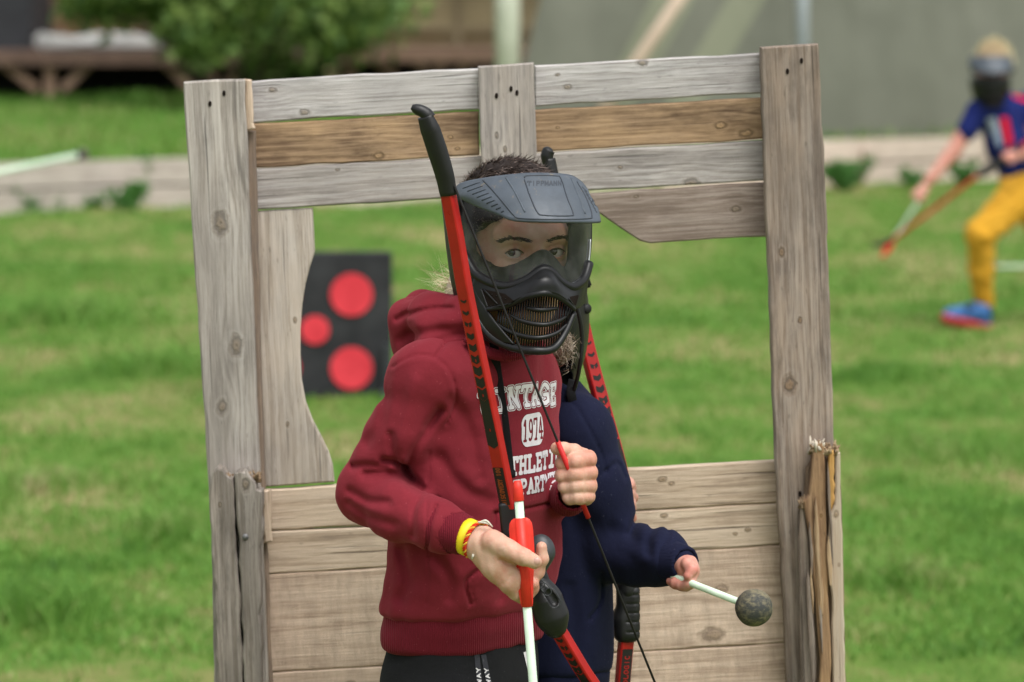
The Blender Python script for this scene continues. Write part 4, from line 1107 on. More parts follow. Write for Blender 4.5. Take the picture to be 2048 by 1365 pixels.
# hem band, cuffs
lo, hi = bounds([W(770, 1205, -.2), W(1100, 1300, .2)], .02)
F = Field(lo, hi, .0026)
hem = F.rings([ringW(1206, 931, 0, .1475, .0885), ringW(1214, 930, 0, .1445, .0865), ringW(1218, 930, 0, .1425, .0855), ringW(1250, 927, 0, .1425, .0865), ringW(1288, 925, .0, .1375, .0840)])
inner = F.rings([ringW(1240, 926, 0, .128, .076), ringW(1320, 925, 0, .128, .076)])
d = np.maximum(hem, -inner)
yt = Y0 + .02
d = d + F.crease([W(770, 1211, -.15), W(900, 1219, -.15), W(1090, 1226, -.15)], .0026, .004, yt + .3) + F.wob(.0012, 60, 5)
link('hem_band', F.mesh(d), M['maroon_rib'], hoodie)
def cuff(a, b, ra, rb, hole, parent, mat=None):
    a, b = Vector(a), Vector(b); lo, hi = bounds([a, b], .05)
    F = Field(lo, hi, .0018)
    ax = (b - a).normalized()
    dd = F.cap(a, b, ra, rb)
    along = (F.X - b.x) * ax.x + (F.Y - b.y) * ax.y + (F.Z - b.z) * ax.z
    al0 = (F.X - a.x) * ax.x + (F.Y - a.y) * ax.y + (F.Z - a.z) * ax.z
    dd = smax(dd, along, .004); dd = smax(dd, -al0 - .004, .004)
    dd = np.maximum(dd, -F.cap(a.lerp(b, .55), b + ax * .05, hole, hole))
    # rib lines along the cuff
    u = ax.orthogonal().normalized(); v = ax.cross(u)
    th = np.arctan2((F.X - a.x) * v.x + (F.Y - a.y) * v.y + (F.Z - a.z) * v.z, (F.X - a.x) * u.x + (F.Y - a.y) * u.y + (F.Z - a.z) * u.z)
    dd = dd + .0005 * np.sin(th * 46) + F.wob(.0008, 70, 4)
    return link('cuff', F.mesh(dd), mat or M['maroon_rib'], parent)
cuff(W(878, 1053, -.199), W(932, 1073, -.218), .0295, .0245, .0205, hoodie)
cuff(W(1137, 996, -.012), W(1146, 988, -.082), .0245, .0225, .019, hoodie)

# hood lying on the back
lo, hi = bounds([W(775, 590, -.2), W(1010, 740, .15)], .03)
F = Field(lo, hi, .0024)
hd = F.chain([W(826, 640, .01), W(868, 634, -.055), W(925, 636, -.085), W(972, 668, -.085)], [.023, .026, .025, .016], .02)
hd = smin(hd, F.chain([W(826, 640, .01), W(850, 630, .07), W(920, 630, .10)], [.023, .028, .026], .02), .02)
hd = smin(hd, F.chain([W(818, 648, .01), W(836, 690, .01), W(850, 722, .0)], [.020, .028, .030], .02), .025)
hd = smin(hd, F.chain([W(868, 650, -.06), W(880, 690, -.085), W(900, 708, -.085)], [.028, .030, .022], .02), .025)
hd = smin(hd, F.cap(W(805, 628, .0), W(850, 617, -.03), .011, .014), .014)
yt = Y0 + .02
c2 = lambda pts, w, dep: F.crease([W(*p, -.1) for p in pts], w, dep, yt)
hd = hd + c2([(790, 650), (812, 636), (850, 622), (905, 616)], .0035, .0050)
hd = hd + c2([(800, 655), (830, 645), (880, 640), (930, 640)], .010, -.0020)
hd = hd + c2([(800, 690), (830, 672), (880, 660), (930, 655)], .007, .0050)
hd = hd + c2([(835, 712), (858, 690), (900, 672), (940, 668)], .005, .0042)
hd = hd + c2([(815, 705), (820, 680), (812, 655)], .008, .003) + F.wob(.0014, 60, 8)
hood = link('hood', F.mesh(hd), M['maroon'], hoodie)
col_me = tube(catmull([W(935, 676, -.118), W(965, 700, -.128), W(1005, 712, -.125), W(1045, 706, -.105), W(1075, 690, -.07)], 6), .0075, 8)
link('collar', col_me, M['maroon_rib'], hoodie)

# trousers
def trousers(fw, rows_t, legs, mat, parent, h=.004, name='trousers', lo_hi=None, wob=.002):
    lo, hi = lo_hi; F = Field(lo, hi, h)
    d = F.rings(rows_t)
    for pts, rad in legs: d = smin(d, F.chain(pts, rad, .03), .03)
    d = d + F.wob(wob, 40, 12)
    return link(name, F.mesh(d), mat, parent)
kneeR, ankR = W(905, 1850, -.09), W(905, 2300, -.06); kneeL, ankL = W(960, 1850, .03), W(955, 2300, .06)
tr = trousers(None, [ringW(1240, 926, 0, .126, .076), ringW(1290, 924, 0, .1325, .080), ringW(1360, 922, 0, .137, .085), ringW(1480, 918, 0, .13, .085), ringW(1560, 918, 0, .10, .07)],
         [([W(890, 1470, -.075), kneeR, ankR], [.076, .056, .042]), ([W(950, 1470, .07), kneeL, ankL], [.076, .056, .042])], M['black_cloth'], boy, .004, lo_hi=bounds([W(760, 1240, -.2), W(1080, 2330, .2)], .03))
def shoe(p, dirv, mats, parent, L=.21):
    p = Vector(p); dv = Vector(dirv).normalized(); lo, hi = bounds([p - dv * .06, p + dv * L], .06)
    F = Field(lo, hi, .005)
    toe = p + dv * (L * .68); heel = p - dv * L * .22
    d = smin(F.cap((heel.x, heel.y, .045), (p.x, p.y, .07), .036, .042), F.cap((p.x, p.y, .055), (toe.x, toe.y, .032), .040, .030), .03)
    d = smax(d, .004 - F.Z, .004)
    o = link('shoe', F.mesh(d), mats[0], parent)
    s = smin(F.cap((heel.x, heel.y, .014), (toe.x, toe.y, .014), .042, .040), F.cap((heel.x, heel.y, .014), (p.x, p.y, .014), .04, .036), .02)
    s = smax(smax(s, F.Z - .024, .003), .001 - F.Z, .002)
    link('sole', F.mesh(s), mats[1], o)
    return o
face_dir = Vector((math.sin(PSI), -math.cos(PSI), 0))
for q in (ankR, ankL): shoe((q.x, q.y, 0), face_dir, (M['black_cloth'], M['white_print']), boy)

# stripes with lettering on the trousers
bt = bvh_of(tr.data)
def cast(bv, p, off, axis=Vector((0, 1, 0)), back=.6):
    hit = bv.ray_cast(Vector(p) - axis * back, axis, 2.0)
    return None if hit[0] is None else hit[0] - axis * off
def strip_on(bv, pts, w, off, n=40):
    P = resample(pts, n); V = []; 
    for i in range(n):
        for sgn in (-.5, .5):
            q = cast(bv, P[i] + np.array((sgn * w, 0, 0)), off); V.append(q if q is not None else Vector(P[i]))
    return pydata(V, [(2 * i, 2 * i + 1, 2 * i + 3, 2 * i + 2) for i in range(n - 1)])
tapes = []
for pts in ([(955, 1285), (958, 1320), (964, 1370), (968, 1450), (965, 1600), (955, 1850)], [(968, 1288), (974, 1320), (984, 1370), (990, 1450), (990, 1600), (980, 1850)]):
    W3 = [W(x, y, 0) for x, y in pts]
    tp = link('tape', strip_on(bt, W3, .0065, .0012), M['grey_tape'], tr); tapes.append((W3, tp))
for W3, tp in tapes:
    P = resample(W3, 60); z = P[::-1, 2]; xx = P[::-1, 0]; ztop = P[0, 2]
    segs = text_segs('OUR WAY', .036, -.0022, .0058, .0044, .25, False) + text_segs('OUR WAY', .108, -.0022, .0058, .0044, .25, False)
    def place(u, v):
        zq = ztop - .078 + u       # text reads upward along the tape
        xq = np.interp(zq, z, xx) - v
        return cast(bt, (xq, Y0, zq), .0022)
    link('lettering', fill_mesh(lambda U, V: seg_sdf(U, V, [s for s in segs if s[0] < .075], .0007), 0, .075, -.0035, .0035, .0005, place), M['white_print'], tp, False)
pkt = link('pocket_zip', strip_on(bt, [W(1050, 1300, 0), W(1062, 1350, 0), W(1068, 1390, 0)], .004, .0015, 12), M['white_print'], tr)

# ------------------------------------------------------------------ chest print
bh = bvh_of(hood_me)
nrm = Vector((math.sin(PSI), -math.cos(PSI), 0)); lat = Vector((math.cos(PSI), math.sin(PSI), 0))
pc = W(950, 860, 0) + nrm * .09
def chest(off):
    def f(u, v):
        q = pc + lat * u; q.z += v
        h = cast(bh, q, off, -nrm, .022)
        return None if h is None or (h - pc).dot(nrm) > .0075 else h
    return f
zof = lambda py: W(1060, py, -.05).z - pc.z
U0 = -.003
vint = text_segs('VINTAGE', -.017, zof(810), .0210, .0245, .24, True, lambda u: -.006 + .0065 * (1 - ((u + .017) / .09) ** 2))
fill = lambda U, V: seg_sdf(U, V, vint, .0026)
def outl(U, V):
    d = seg_sdf(U, V, vint, .0); return np.maximum(d - .0048, .0038 - d)
link('lettering', fill_mesh(fill, U0 - .12, U0 + .12, zof(822), zof(755), .0008, chest(.0009)), M['white_print'], hoodie, False)
link('lettering', fill_mesh(outl, U0 - .12, U0 + .12, zof(826), zof(748), .0008, chest(.0009)), M['white_print'], hoodie, False)
num = text_segs('1974', U0, zof(880), .0120, .026, .2, True)
def badge(U, V):
    q = np.hypot(np.maximum(np.abs(U - U0) - .0155, 0), np.maximum(np.abs(V - zof(860)) - .0065, 0)) - .0145
    return np.maximum(q, -seg_sdf(U, V, num, .0017))
link('lettering', fill_mesh(badge, U0 - .05, U0 + .05, zof(895), zof(825), .0008, chest(.0009)), M['white_print'], hoodie, False)
ath = text_segs('ATHLETIC', .001, zof(942), .0165, .0200, .25, True); dep = text_segs('DEPARTMENT', .011, zof(984), .0128, .0175, .26, True)
link('lettering', fill_mesh(lambda U, V: seg_sdf(U, V, ath, .0026), U0 - .13, U0 + .13, zof(952), zof(900), .0008, chest(.0009)), M['white_print'], hoodie, False)
link('lettering', fill_mesh(lambda U, V: seg_sdf(U, V, dep, .0021), U0 - .13, U0 + .13, zof(992), zof(945), .0008, chest(.0009)), M['white_print'], hoodie, False)

# ------------------------------------------------------------------ head
HY, HP = math.radians(20), math.radians(6)
HC = W(1030, 500, -.03)
hf = Vector((math.sin(HY), -math.cos(HY), 0)); hl = Vector((math.cos(HY), math.sin(HY), 0))
hfp = (hf * math.cos(HP) + Vector((0, 0, -math.sin(HP)))); hup = hl.cross(hfp); hup = hup if hup.z > 0 else -hup
RH = np.array([[hl.x, hfp.x, hup.x], [hl.y, hfp.y, hup.y], [hl.z, hfp.z, hup.z]])   # columns: lateral, forward, up
def H(x, y, z): return HC + hl * x + hfp * y + hup * z
EZ = .0115
lo, hi = bounds([H(-.09, -.12, -.13), H(.09, .13, .13)], .02)
F = Field(lo, hi, .0017)
head = F.ell(H(0, -.012, .032), (.068, .088, .082), RH)
face_ = F.ell(H(0, .020, -.030), (.056, .066, .080), RH)
d = smin(head, face_, .03)
d = smin(d, F.cap(H(-.03, .064, .020 + EZ * .6), H(.03, .064, .020 + EZ * .6), .016), .02)                       # brow
d = smin(d, F.cap(H(0, .076, .004 + EZ), H(0, .096, -.030 + EZ * .6), .0075, .0125), .014)                  # nose
for s in (-1, 1):
    d = smin(d, F.ell(H(s * .034, .062, -.030 + EZ), (.020, .018, .018), RH), .016)               # cheek
    d = smax(d, -F.ell(H(s * .0285, .085, -.002 + EZ), (.0165, .014, .0100), RH), .012)           # socket
    d = smin(d, F.ell(H(s * .0285, .0665, -.0035 + EZ), (.0150, .0142, .0125), RH), .004)         # lids over the ball
    d = smin(d, F.cap(H(s * .046, .062, .016 + EZ), H(s * .012, .079, .017 + EZ), .0050, .0050), .01)
    d = smin(d, F.ell(H(s * .069, -.012, -.012), (.008, .018, .028), RH), .008)              # ear
    # almond opening
    X = (F.X - HC.x), (F.Y - HC.y), (F.Z - HC.z)
    lx = X[0] * RH[0, 0] + X[1] * RH[1, 0] + X[2] * RH[2, 0]; ly = X[0] * RH[0, 1] + X[1] * RH[1, 1] + X[2] * RH[2, 1]; lz = X[0] * RH[0, 2] + X[1] * RH[1, 2] + X[2] * RH[2, 2]
    ex, ez = lx - s * .0285, lz + .0035 - EZ
    alm = np.maximum(np.hypot(ex, ez + .0092) - .0156, np.hypot(ex, ez - .0108) - .0164)
    d = np.maximum(d, -np.maximum(alm, .064 - ly))
d = smin(d, F.ell(H(0, .078, -.062), (.020, .012, .009), RH), .01)                           # lips
d = smin(d, F.ell(H(0, .060, -.095), (.024, .02, .016), RH), .02)                            # chin
d = smin(d, F.cap(H(0, -.02, -.06), W(965, 690, -.01), .048, .052), .03)                     # neck
head_me = F.mesh(d)

# hands
def hand_mesh(chains, extra, pad, h=.0013, k=.004):
    pts = [p for ch, r in chains for p in ch]; lo, hi = bounds(pts, pad); F = Field(lo, hi, h); d = None
    for ch, r in chains:
        c = F.chain(ch, r, .004); d = c if d is None else smin(d, c, k)
    if extra: d = extra(F, d)
    d = d + F.wob(.0004, 220, 3)
    return F.mesh(d)
def wr(*a): return W(*a)
palm = [([wr(905, 1065, -.205), wr(938, 1078, -.222)], [.0185, .0190]), ([wr(938, 1078, -.222), wr(965, 1088, -.232), wr(1000, 1108, -.243)], [.0195, .0215, .0205]),
        ([wr(962, 1094, -.230), wr(996, 1130, -.240), wr(1020, 1160, -.244)], [.0205, .0215, .0170]), ([wr(1000, 1110, -.243), wr(1022, 1150, -.244)], [.019, .016]),
        ([wr(1018, 1160, -.244), wr(1034, 1184, -.240)], [.0155, .0110])]
thumb = [([wr(985, 1083, -.250), wr(1016, 1100, -.262), wr(1046, 1114, -.270), wr(1070, 1124, -.2705)], [.0150, .0130, .0108, .0090])]
fing = [([wr(1022, 1146, -.240), wr(1052, 1158, -.226), wr(1074, 1144, -.226), wr(1083, 1118, -.232), wr(1083, 1095, -.234)], [.0125, .0100, .0092, .0082, .0070]),
        ([wr(1026, 1162, -.240), wr(1055, 1177, -.224), wr(1063, 1176, -.226), wr(1064, 1168, -.232)], [.0120, .0095, .0090, .0085]),
        ([wr(1028, 1174, -.238), wr(1048, 1190, -.222), wr(1056, 1190, -.226)], [.0110, .0090, .0080]),
        ([wr(1030, 1184, -.236), wr(1042, 1196, -.224)], [.0100, .0080])]
def furrow(F, d):
    for a, b, w, dep in (((1000, 1118), (1036, 1134), .0022, .0022), ((1036, 1134), (1052, 1136), .002, .0018), ((1003, 1100), (1012, 1122), .003, .0012), ((1008, 1166), (1022, 1150), .003, .0010), ((1046, 1104), (1042, 1124), .0016, .0007)):
        d = d + F.crease([W(*a, -.25), W(*b, -.25)], w, dep, Y0 - .2)
    return d
handR = hand_mesh(palm + thumb + fing, furrow, .03)
# fist of the other hand around the bow string
def fist_rows(f): return f
FY = -.150
rows = [((1127, 927), (1176, 919), .0112), ((1126, 951), (1178, 946), .0112), ((1131, 974), (1178, 971), .0104), ((1138, 996), (1174, 993), .0094)]
ch = []
for (a, b, r) in rows:
    ch.append(([W(*a, FY), W((a[0] + b[0]) / 2, (a[1] + b[1]) / 2, FY - .006), W(*b, FY)], [r * .92, r, r * 1.04]))
    ch.append(([W(*b, FY), W(b[0] - 2, b[1] + 2, FY + .028), W(b[0] - 10, b[1] + 4, FY + .044)], [r * 1.04, r, r * 1.0]))
    ch.append(([W(*a, FY), W(a[0] + 4, a[1], FY + .020)], [r * .92, r * .85]))
ch.append(([W(1160, 935, FY + .035), W(1158, 980, FY + .035)], [.018, .016]))
ch.append(([W(1155, 958, FY + .035), W(1150, 975, FY + .060), W(1142, 990, -.040)], [.02, .0185, .0175]))
ch.append(([W(1166, 914, FY + .016), W(1146, 904, FY + .004), W(1125, 899, FY - .006), W(1112, 897, FY - .008)], [.0110, .0100, .0088, .0075]))
def knuckles(F, d):
    for (a, b, r) in rows:
        for f, dep in ((.16, .0008), (.24, .0006), (.80, .0007), (.88, .0006)):
            x, y = a[0] + (b[0] - a[0]) * f, a[1] + (b[1] - a[1]) * f
            d = d + F.crease([W(x, y - 8, FY), W(x + 1, y + 8, FY)], .0011, dep, Y0 + FY + .004)
    return d
handL = hand_mesh(ch, knuckles, .025, k=.0018)
# covered trunk and legs, coarse
lo, hi = bounds([W(760, 640, -.2), W(1100, 2330, .2)], .03)
F = Field(lo, hi, .008)
d = F.rings([ringW(640, 968, -.01, .045, .042), ringW(705, 955, -.01, .085, .052), ringW(850, 950, 0, .098, .060), ringW(1100, 940, 0, .095, .060), ringW(1300, 925, 0, .11, .064), ringW(1480, 918, 0, .11, .07), ringW(1540, 918, 0, .08, .05)])
for pts, rad in (([W(890, 1470, -.075), kneeR, ankR, Vector((ankR.x, ankR.y, .05))], [.06, .042, .03, .03]), ([W(950, 1470, .07), kneeL, ankL, Vector((ankL.x, ankL.y, .05))], [.06, .042, .03, .03]),
                 ([R_SH, W(802, 860, -.105), R_EL, R_CF], [.026, .020, .020, .017]), ([L_SH, L_EL, W(1142, 990, -.040)], [.030, .024, .017])):
    d = smin(d, F.chain(pts, rad, .02), .02)
body_me = F.mesh(d)
body = link('body', join_meshes([head_me, handR, handL, body_me]), M['skin'], boy)
# eyes, brows, lashes, nail
bhead = bvh_of(head_me)
for s in (-1, 1):
    c = H(s * .0285, .0655, -.0035 + EZ)
    bm = bmesh.new(); bmesh.ops.create_uvsphere(bm, u_segments=24, v_segments=16, radius=.0124); bm.transform(Matrix.Translation(c))
    me = bpy.data.meshes.new('m'); bm.to_mesh(me); bm.free()
    eye = link('eye', me, M['eye_white'], boy)
    g = (Vector((0, 0, CAMZ)) - c).normalized()                      # looks at the camera
    bm = bmesh.new(); bmesh.ops.create_uvsphere(bm, u_segments=24, v_segments=12, radius=.0066); bm.transform(Matrix.Translation(c + g * .0078) @ g.to_track_quat('Z', 'Y').to_matrix().to_4x4() @ Matrix.Diagonal((1, 1, .78, 1)))
    me = bpy.data.meshes.new('m'); bm.to_mesh(me); bm.free()
    link('iris', me, M['iris'], eye)
    lash = [H(s * .0285 + x, .0785 - abs(x) * .22 - (0.0000), -.0035 + EZ + .0060 - 36 * x * x) for x in np.linspace(-.0125, .0125, 11)]
    link('eyelash', tube(lash, [.0004, .0010, .0012, .0010, .0004], 6), M['brow'], boy)
    hb_ = []
    r = random.Random(40 + s)
    bc = catmull([(s * .010, .0850, .0140 + EZ), (s * .024, .0845, .0175 + EZ), (s * .038, .0785, .0165 + EZ), (s * .047, .0705, .0110 + EZ)], 10)
    for i in range(170):
        q = bc[int(r.random() * (len(bc) - 1))] + np.array((r.gauss(0, .0015), 0, r.gauss(0, .0011)))
        e_ = q + np.array((s * r.uniform(.003, .006), 0, r.uniform(-.0008, .0014)))
        P = []
        for j, w_ in enumerate((q, (q + e_) / 2, e_)):
            hit = bhead.ray_cast(H(w_[0], .15, w_[2]), -hfp, .3)
            if hit[0] is not None: P.append(hit[0] + hfp * (.0003 + .0003 * j))
        if len(P) == 3: hb_.append(tube(P, [.0004, .0003, .0001], 4))
    link('eyebrow', join_meshes(hb_), M['brow'], boy)
nl = bmesh.new(); bmesh.ops.create_uvsphere(nl, u_segments=16, v_segments=10, radius=1)
nl.transform(Matrix.Translation(W(1073, 1123, -.2775)) @ Matrix.Rotation(.42, 4, 'Y') @ Matrix.Diagonal((.0052, .0028, .0050, 1)))
me = bpy.data.meshes.new('m'); nl.to_mesh(me); nl.free(); link('thumbnail', me, M['nail'], boy)

# hair: cap under thousands of short strands
lo, hi = bounds([H(-.1, -.13, -.05), H(.1, .1, .14)], .015)
F = Field(lo, hi, .003)
cap_ = F.ell(H(0, -.014, .034), (.0735, .0925, .0815), RH)
X = (F.X - HC.x), (F.Y - HC.y), (F.Z - HC.z)
ly = X[0] * RH[0, 1] + X[1] * RH[1, 1] + X[2] * RH[2, 1]; lz = X[0] * RH[0, 2] + X[1] * RH[1, 2] + X[2] * RH[2, 2]
cap_ = smax(cap_, (ly - .035) * .7 - (lz - .03) * .8, .01)
cap_ = smax(cap_, -lz - .025, .01)
hair = link('hair', F.mesh(cap_ + F.wob(.0015, 130, 9)), M['hair_cap'], boy)
def strand_mesh(roots, dirs, L, w, seed, curl=0.3, seg=4, drop=0.0):
    r = np.random.RandomState(seed); n = len(roots)
    P = np.zeros((n, seg + 1, 2, 3)); p = roots.copy(); dv = dirs.copy()
    side = np.cross(dv, r.normal(size=(n, 3))); side /= np.linalg.norm(side, axis=1)[:, None] + 1e-9
    cv = r.normal(size=(n, 3)) * curl
    for i in range(seg + 1):
        ww = (w * (1 - .8 * i / seg))
        P[:, i, 0] = p - side * ww[:, None]; P[:, i, 1] = p + side * ww[:, None]
        dv = dv + cv / seg; dv[:, 2] -= drop / seg; dv /= np.linalg.norm(dv, axis=1)[:, None]
        p = p + dv * (L / seg)[:, None]
    base = (np.arange(n) * (seg + 1) * 2)[:, None]
    Q = np.concatenate([base + np.array([[2 * i, 2 * i + 1, 2 * i + 3, 2 * i + 2]]) for i in range(seg)])
    return np_mesh(P.reshape(-1, 3), Q)
n = 7000; q = nrg.normal(size=(n * 3, 3)); q /= np.linalg.norm(q, axis=1)[:, None]
loc_ = q * np.array((.0735, .0925, .0815)) + np.array((0, -.014, .034))
ok = (loc_[:, 2] > -.012) & ((loc_[:, 1] - .030) * .7 - (loc_[:, 2] - .03) * .8 < 0); loc_, q = loc_[ok][:n], q[ok][:n]
wd = np.array([tuple(HC)]) + loc_ @ RH.T
comb = np.array((.35, .9, .15)) + .35 * np.stack([np.sin(loc_[:, 1] * 60 + 1), np.cos(loc_[:, 0] * 70), np.sin(loc_[:, 0] * 50)], 1)
dl = comb - q * (comb * q).sum(1)[:, None]; dl /= np.linalg.norm(dl, axis=1)[:, None]
dl = (dl * 1.0 + q * .13 + nrg.normal(size=q.shape) * .10); dl /= np.linalg.norm(dl, axis=1)[:, None]
link('strands', strand_mesh(wd, dl @ RH.T, .008 + .009 * nrg.rand(len(wd)), .00055 + .0003 * nrg.rand(len(wd)), 5, .5), M['hair_brown'], hair, False)

# wristbands
def ring_band(c, ax, r1, r2, w, t, mat, name, parent, tilt=0):
    ax = Vector(ax).normalized(); u = ax.cross(Vector((0, 1, 0))).normalized(); v = ax.cross(u)
    V, Fc = [], []; n = 40
    for i in range(n):
        a = 2 * math.pi * i / n; dr = u * math.cos(a) * r1 + v * math.sin(a) * r2; o_ = dr.normalized()
        for x, y in ((-w / 2, 0), (-w / 2, t), (w / 2, t), (w / 2, 0)): V.append(Vector(c) + dr + ax * x + o_ * y)
    for i in range(n):
        for k in range(4): Fc.append((i * 4 + k, i * 4 + (k + 1) % 4, ((i + 1) % n) * 4 + (k + 1) % 4, ((i + 1) % n) * 4 + k))
    me = pydata(V, Fc); fix_normals(me); return link(name, me, mat, parent)
wax = (W(965, 1088, -.232) - W(930, 1073, -.218)).normalized()
ring_band(W(937, 1075, -.2215), wax, .0225, .0208, .014, .0010, M['yellow_band'], 'wristband', boy)
u = wax.cross(Vector((0, 1, 0))).normalized(); v = wax.cross(u); bc_ = W(951, 1080, -.2265)
for j, mt in enumerate(('thread_red', 'thread_yellow', 'thread_red')):
    pts = []
    for i in range(97):
        a = 2 * math.pi * i / 96; ph = a * 13 + j * 2.094
        pts.append(bc_ + (u * math.cos(a) + v * math.sin(a)) * (.0232 + .0011 * math.sin(ph)) + wax * .0018 * math.cos(ph))
    link('bracelet', tube(pts, .00125, 6), M[mt], boy)
for k, (a, b, c) in enumerate((((958, 1046), (972, 1042), (985, 1054)), ((956, 1045), (970, 1046), (980, 1050)), ((948, 1106), (946, 1112), (944, 1118)))):
    link('thread_end', tube(catmull([W(*a, -.246), W(*b, -.249), W(*c, -.247)], 4), [.0012, .0016, .0009], 6), M['thread_white'], boy)
# ------------------------------------------------------------------ goggle mask of the boy in front
MA, MB = .088, .120
def mpt(px, py, off=0.0):
    """point of the mask's rounded front (an upright elliptical barrel round the head) shown at photo pixel (px, py)"""
    A, B = MA + off, MB + off
    R = math.hypot(A * math.cos(HY), B * math.sin(HY)); ph = math.atan2(B * math.sin(HY), A * math.cos(HY)); dy = -.1
    for _ in range(3):
        X = W(px, py, dy).x - HC.x
        th = math.asin(max(-1, min(1, X / R))) - ph
        dy = HC.y - Y0 + A * math.sin(HY) * math.sin(th) - B * math.cos(HY) * math.cos(th)
    return W(px, py, dy)
def MP(pts): return [mpt(*p) for p in pts]
mask = thing('goggle_mask', 'black goggle mask with grey visor and clear lens worn over the maroon hoodie', 'mask', tuple(W(1040, 705, -.1)))
top = MP([(913, 386, .002), (922, 370, -.002), (965, 360, -.010), (1032, 351, -.014), (1079, 349, -.014), (1132, 352, -.010), (1154, 361, -.002), (1170, 377, .008), (1184, 398, .022)])
mid_ = MP([(913, 390, .004), (940, 390, .010), (980, 397, .016), (1035, 402, .022), (1085, 401, .024), (1140, 402, .024), (1170, 408, .024), (1188, 414, .028), (1194, 424, .032)])
lip = MP([(914, 393, .004), (925, 397, .006), (962, 416, .016), (997, 431, .028), (1027, 443, .038), (1080, 446, .045), (1140, 447, .047), (1180, 447.5, .044), (1199, 446.5, .042)])
visor_me = loft([top, mid_, lip], .003, 60, 8)
visor = link('visor', visor_me, M['visor_grey'], mask)
bv_ = bvh_of(visor_me)
CAMV = Vector((0, 0, CAMZ))
def on(bv, px, py, off=.0004):
    dv = (at(px, py, 5.0) - CAMV).normalized(); h = bv.ray_cast(CAMV, dv, 20.0)
    return None if h[0] is None else h[0] - dv * off
def line_on(bv, pts, r, mat, parent, name, off=.0002, n=6, smooth=True):
    P = [on(bv, x, y, off) for x, y in (catmull(pts, n) if len(pts) > 2 and smooth else resample(pts, 8))]; P = [p for p in P if p is not None]
    if len(P) > 1: return link(name, tube(P, r, 6), mat, parent)
line_on(bv_, [(1049, 356), (1055, 352), (1110, 352), (1122, 358), (1134, 395), (1146, 426), (1140, 432), (1090, 431), (1075, 425), (1060, 392), (1049, 360)], .0009, M['visor_shade_mark'], visor, 'panel_groove')
line_on(bv_, [(966, 361), (985, 381), (1010, 410), (1027, 430), (1040, 437), (1100, 439), (1172, 438), (1184, 431), (1172, 395), (1154, 364)], .0010, M['visor_shade_mark'], visor, 'panel_groove')
line_on(bv_, [(1012, 356), (1030, 385), (1050, 425)], .0012, M['visor_grey'], visor, 'ridge', -.0002)
line_on(bv_, [(1142, 357), (1158, 395), (1170, 428)], .0012, M['visor_grey'], visor, 'ridge', -.0002)
for i in range(9):
    f = i / 8; x0, y0_ = 926 + 76 * f, 377 + 48 * f
    line_on(bv_, [(x0, y0_), (x0 + 34 - 28 * f, y0_ - 12 + 9 * f)], .0009, M['visor_shade_mark'], visor, 'side_groove', smooth=False)
for i in range(7):
    f = i / 6; line_on(bv_, [(1164 + 26 * f, 374 + 46 * f), (1174 + 20 * f, 384 + 42 * f)], .0008, M['visor_shade_mark'], visor, 'side_groove', smooth=False)
tip_s = text_segs('TIPPMANN', 0, -4.0, 7.6, 8.5, .14, False)
def vplace(u, v): return on(bv_, 1089 + u * 1000 + 2.5 * v * 0, 367 - v * 1000 - u * 12, .0007)
link('lettering', fill_mesh(lambda U, V: seg_sdf(U, V, [tuple(q / 1000 for q in s) for s in tip_s], .0010), -.045, .045, -.007, .007, .0005, vplace), M['visor_shade_mark'], visor, False)

# clear lens, its bright edge, the rim around it
RIM = [(916, 470), (924, 492), (934, 513), (953, 543), (991, 563), (1021, 566), (1056, 552), (1079, 535), (1091, 532), (1103, 538), (1120, 557), (1141, 568), (1156, 563), (1169, 549), (1178, 520), (1181, 480)]
lens_me = loft([MP([(908, 405, .004), (925, 400, .004), (975, 396, .004), (1040, 394, .004), (1110, 394, .004), (1160, 398, .005), (1176, 405, .006)]),
                MP([(910, 440, .006), (925, 440, .006), (975, 440, .007), (1040, 440, .007), (1110, 440, .007), (1160, 440, .007), (1182, 440, .007)]),
                MP([(912, 465, .006), (922, 475, .006), (960, 490, .007), (1040, 495, .008), (1110, 495, .008), (1160, 490, .007), (1182, 470, .007)]),
                MP([(x, y, .006) for x, y in RIM])], 0, 70, 6)
link('lens', lens_me, M['lens'], mask)
link('lens_edge', tube(catmull(MP([(x, y - 1, .0075) for x, y in RIM[1:]]), 6), .0009, 6), M['lens_edge'], mask)
link('lens_rim', tube(catmull(MP([(x, y + 7, .007) for x, y in RIM[1:-1]]), 6), .0062, 10), M['mask_black'], mask)
# gasket between lens and face
outer = MP([(902, 385, .0), (902, 440, .0), (914, 478, .001), (934, 516, .002), (955, 546, .002), (991, 566, .002), (1022, 569, .002), (1056, 555, .002), (1080, 538, .002), (1091, 535, .002), (1103, 541, .002), (1120, 560, .002), (1142, 571, .002), (1160, 560, .002), (1175, 530, .002), (1180, 490, .002), (1181, 445, .002), (1178, 400, .0), (1172, 380, -.002)])
innr = [W(*p) for p in ((958, 385, -.070), (953, 440, -.078), (950, 480, -.082), (952, 506, -.085), (972, 524, -.095), (1003, 533, -.108), (1028, 532, -.116), (1054, 519, -.126), (1074, 506, -.132), (1086, 502, -.134), (1098, 507, -.132), (1110, 520, -.123), (1124, 536, -.112), (1131, 530, -.106), (1134, 512, -.100), (1135, 485, -.096), (1136, 445, -.092), (1135, 400, -.088), (1130, 380, -.085))]
half_ = [tuple((np.array(tuple(a_)) * .45 + np.array(tuple(b_)) * .55) + np.array((0, -.004, 0))) for a_, b_ in zip(outer, innr)]
link('gasket', loft([outer, half_, innr], .0025, 70, 5, by_index=True), M['mask_matt'], mask)
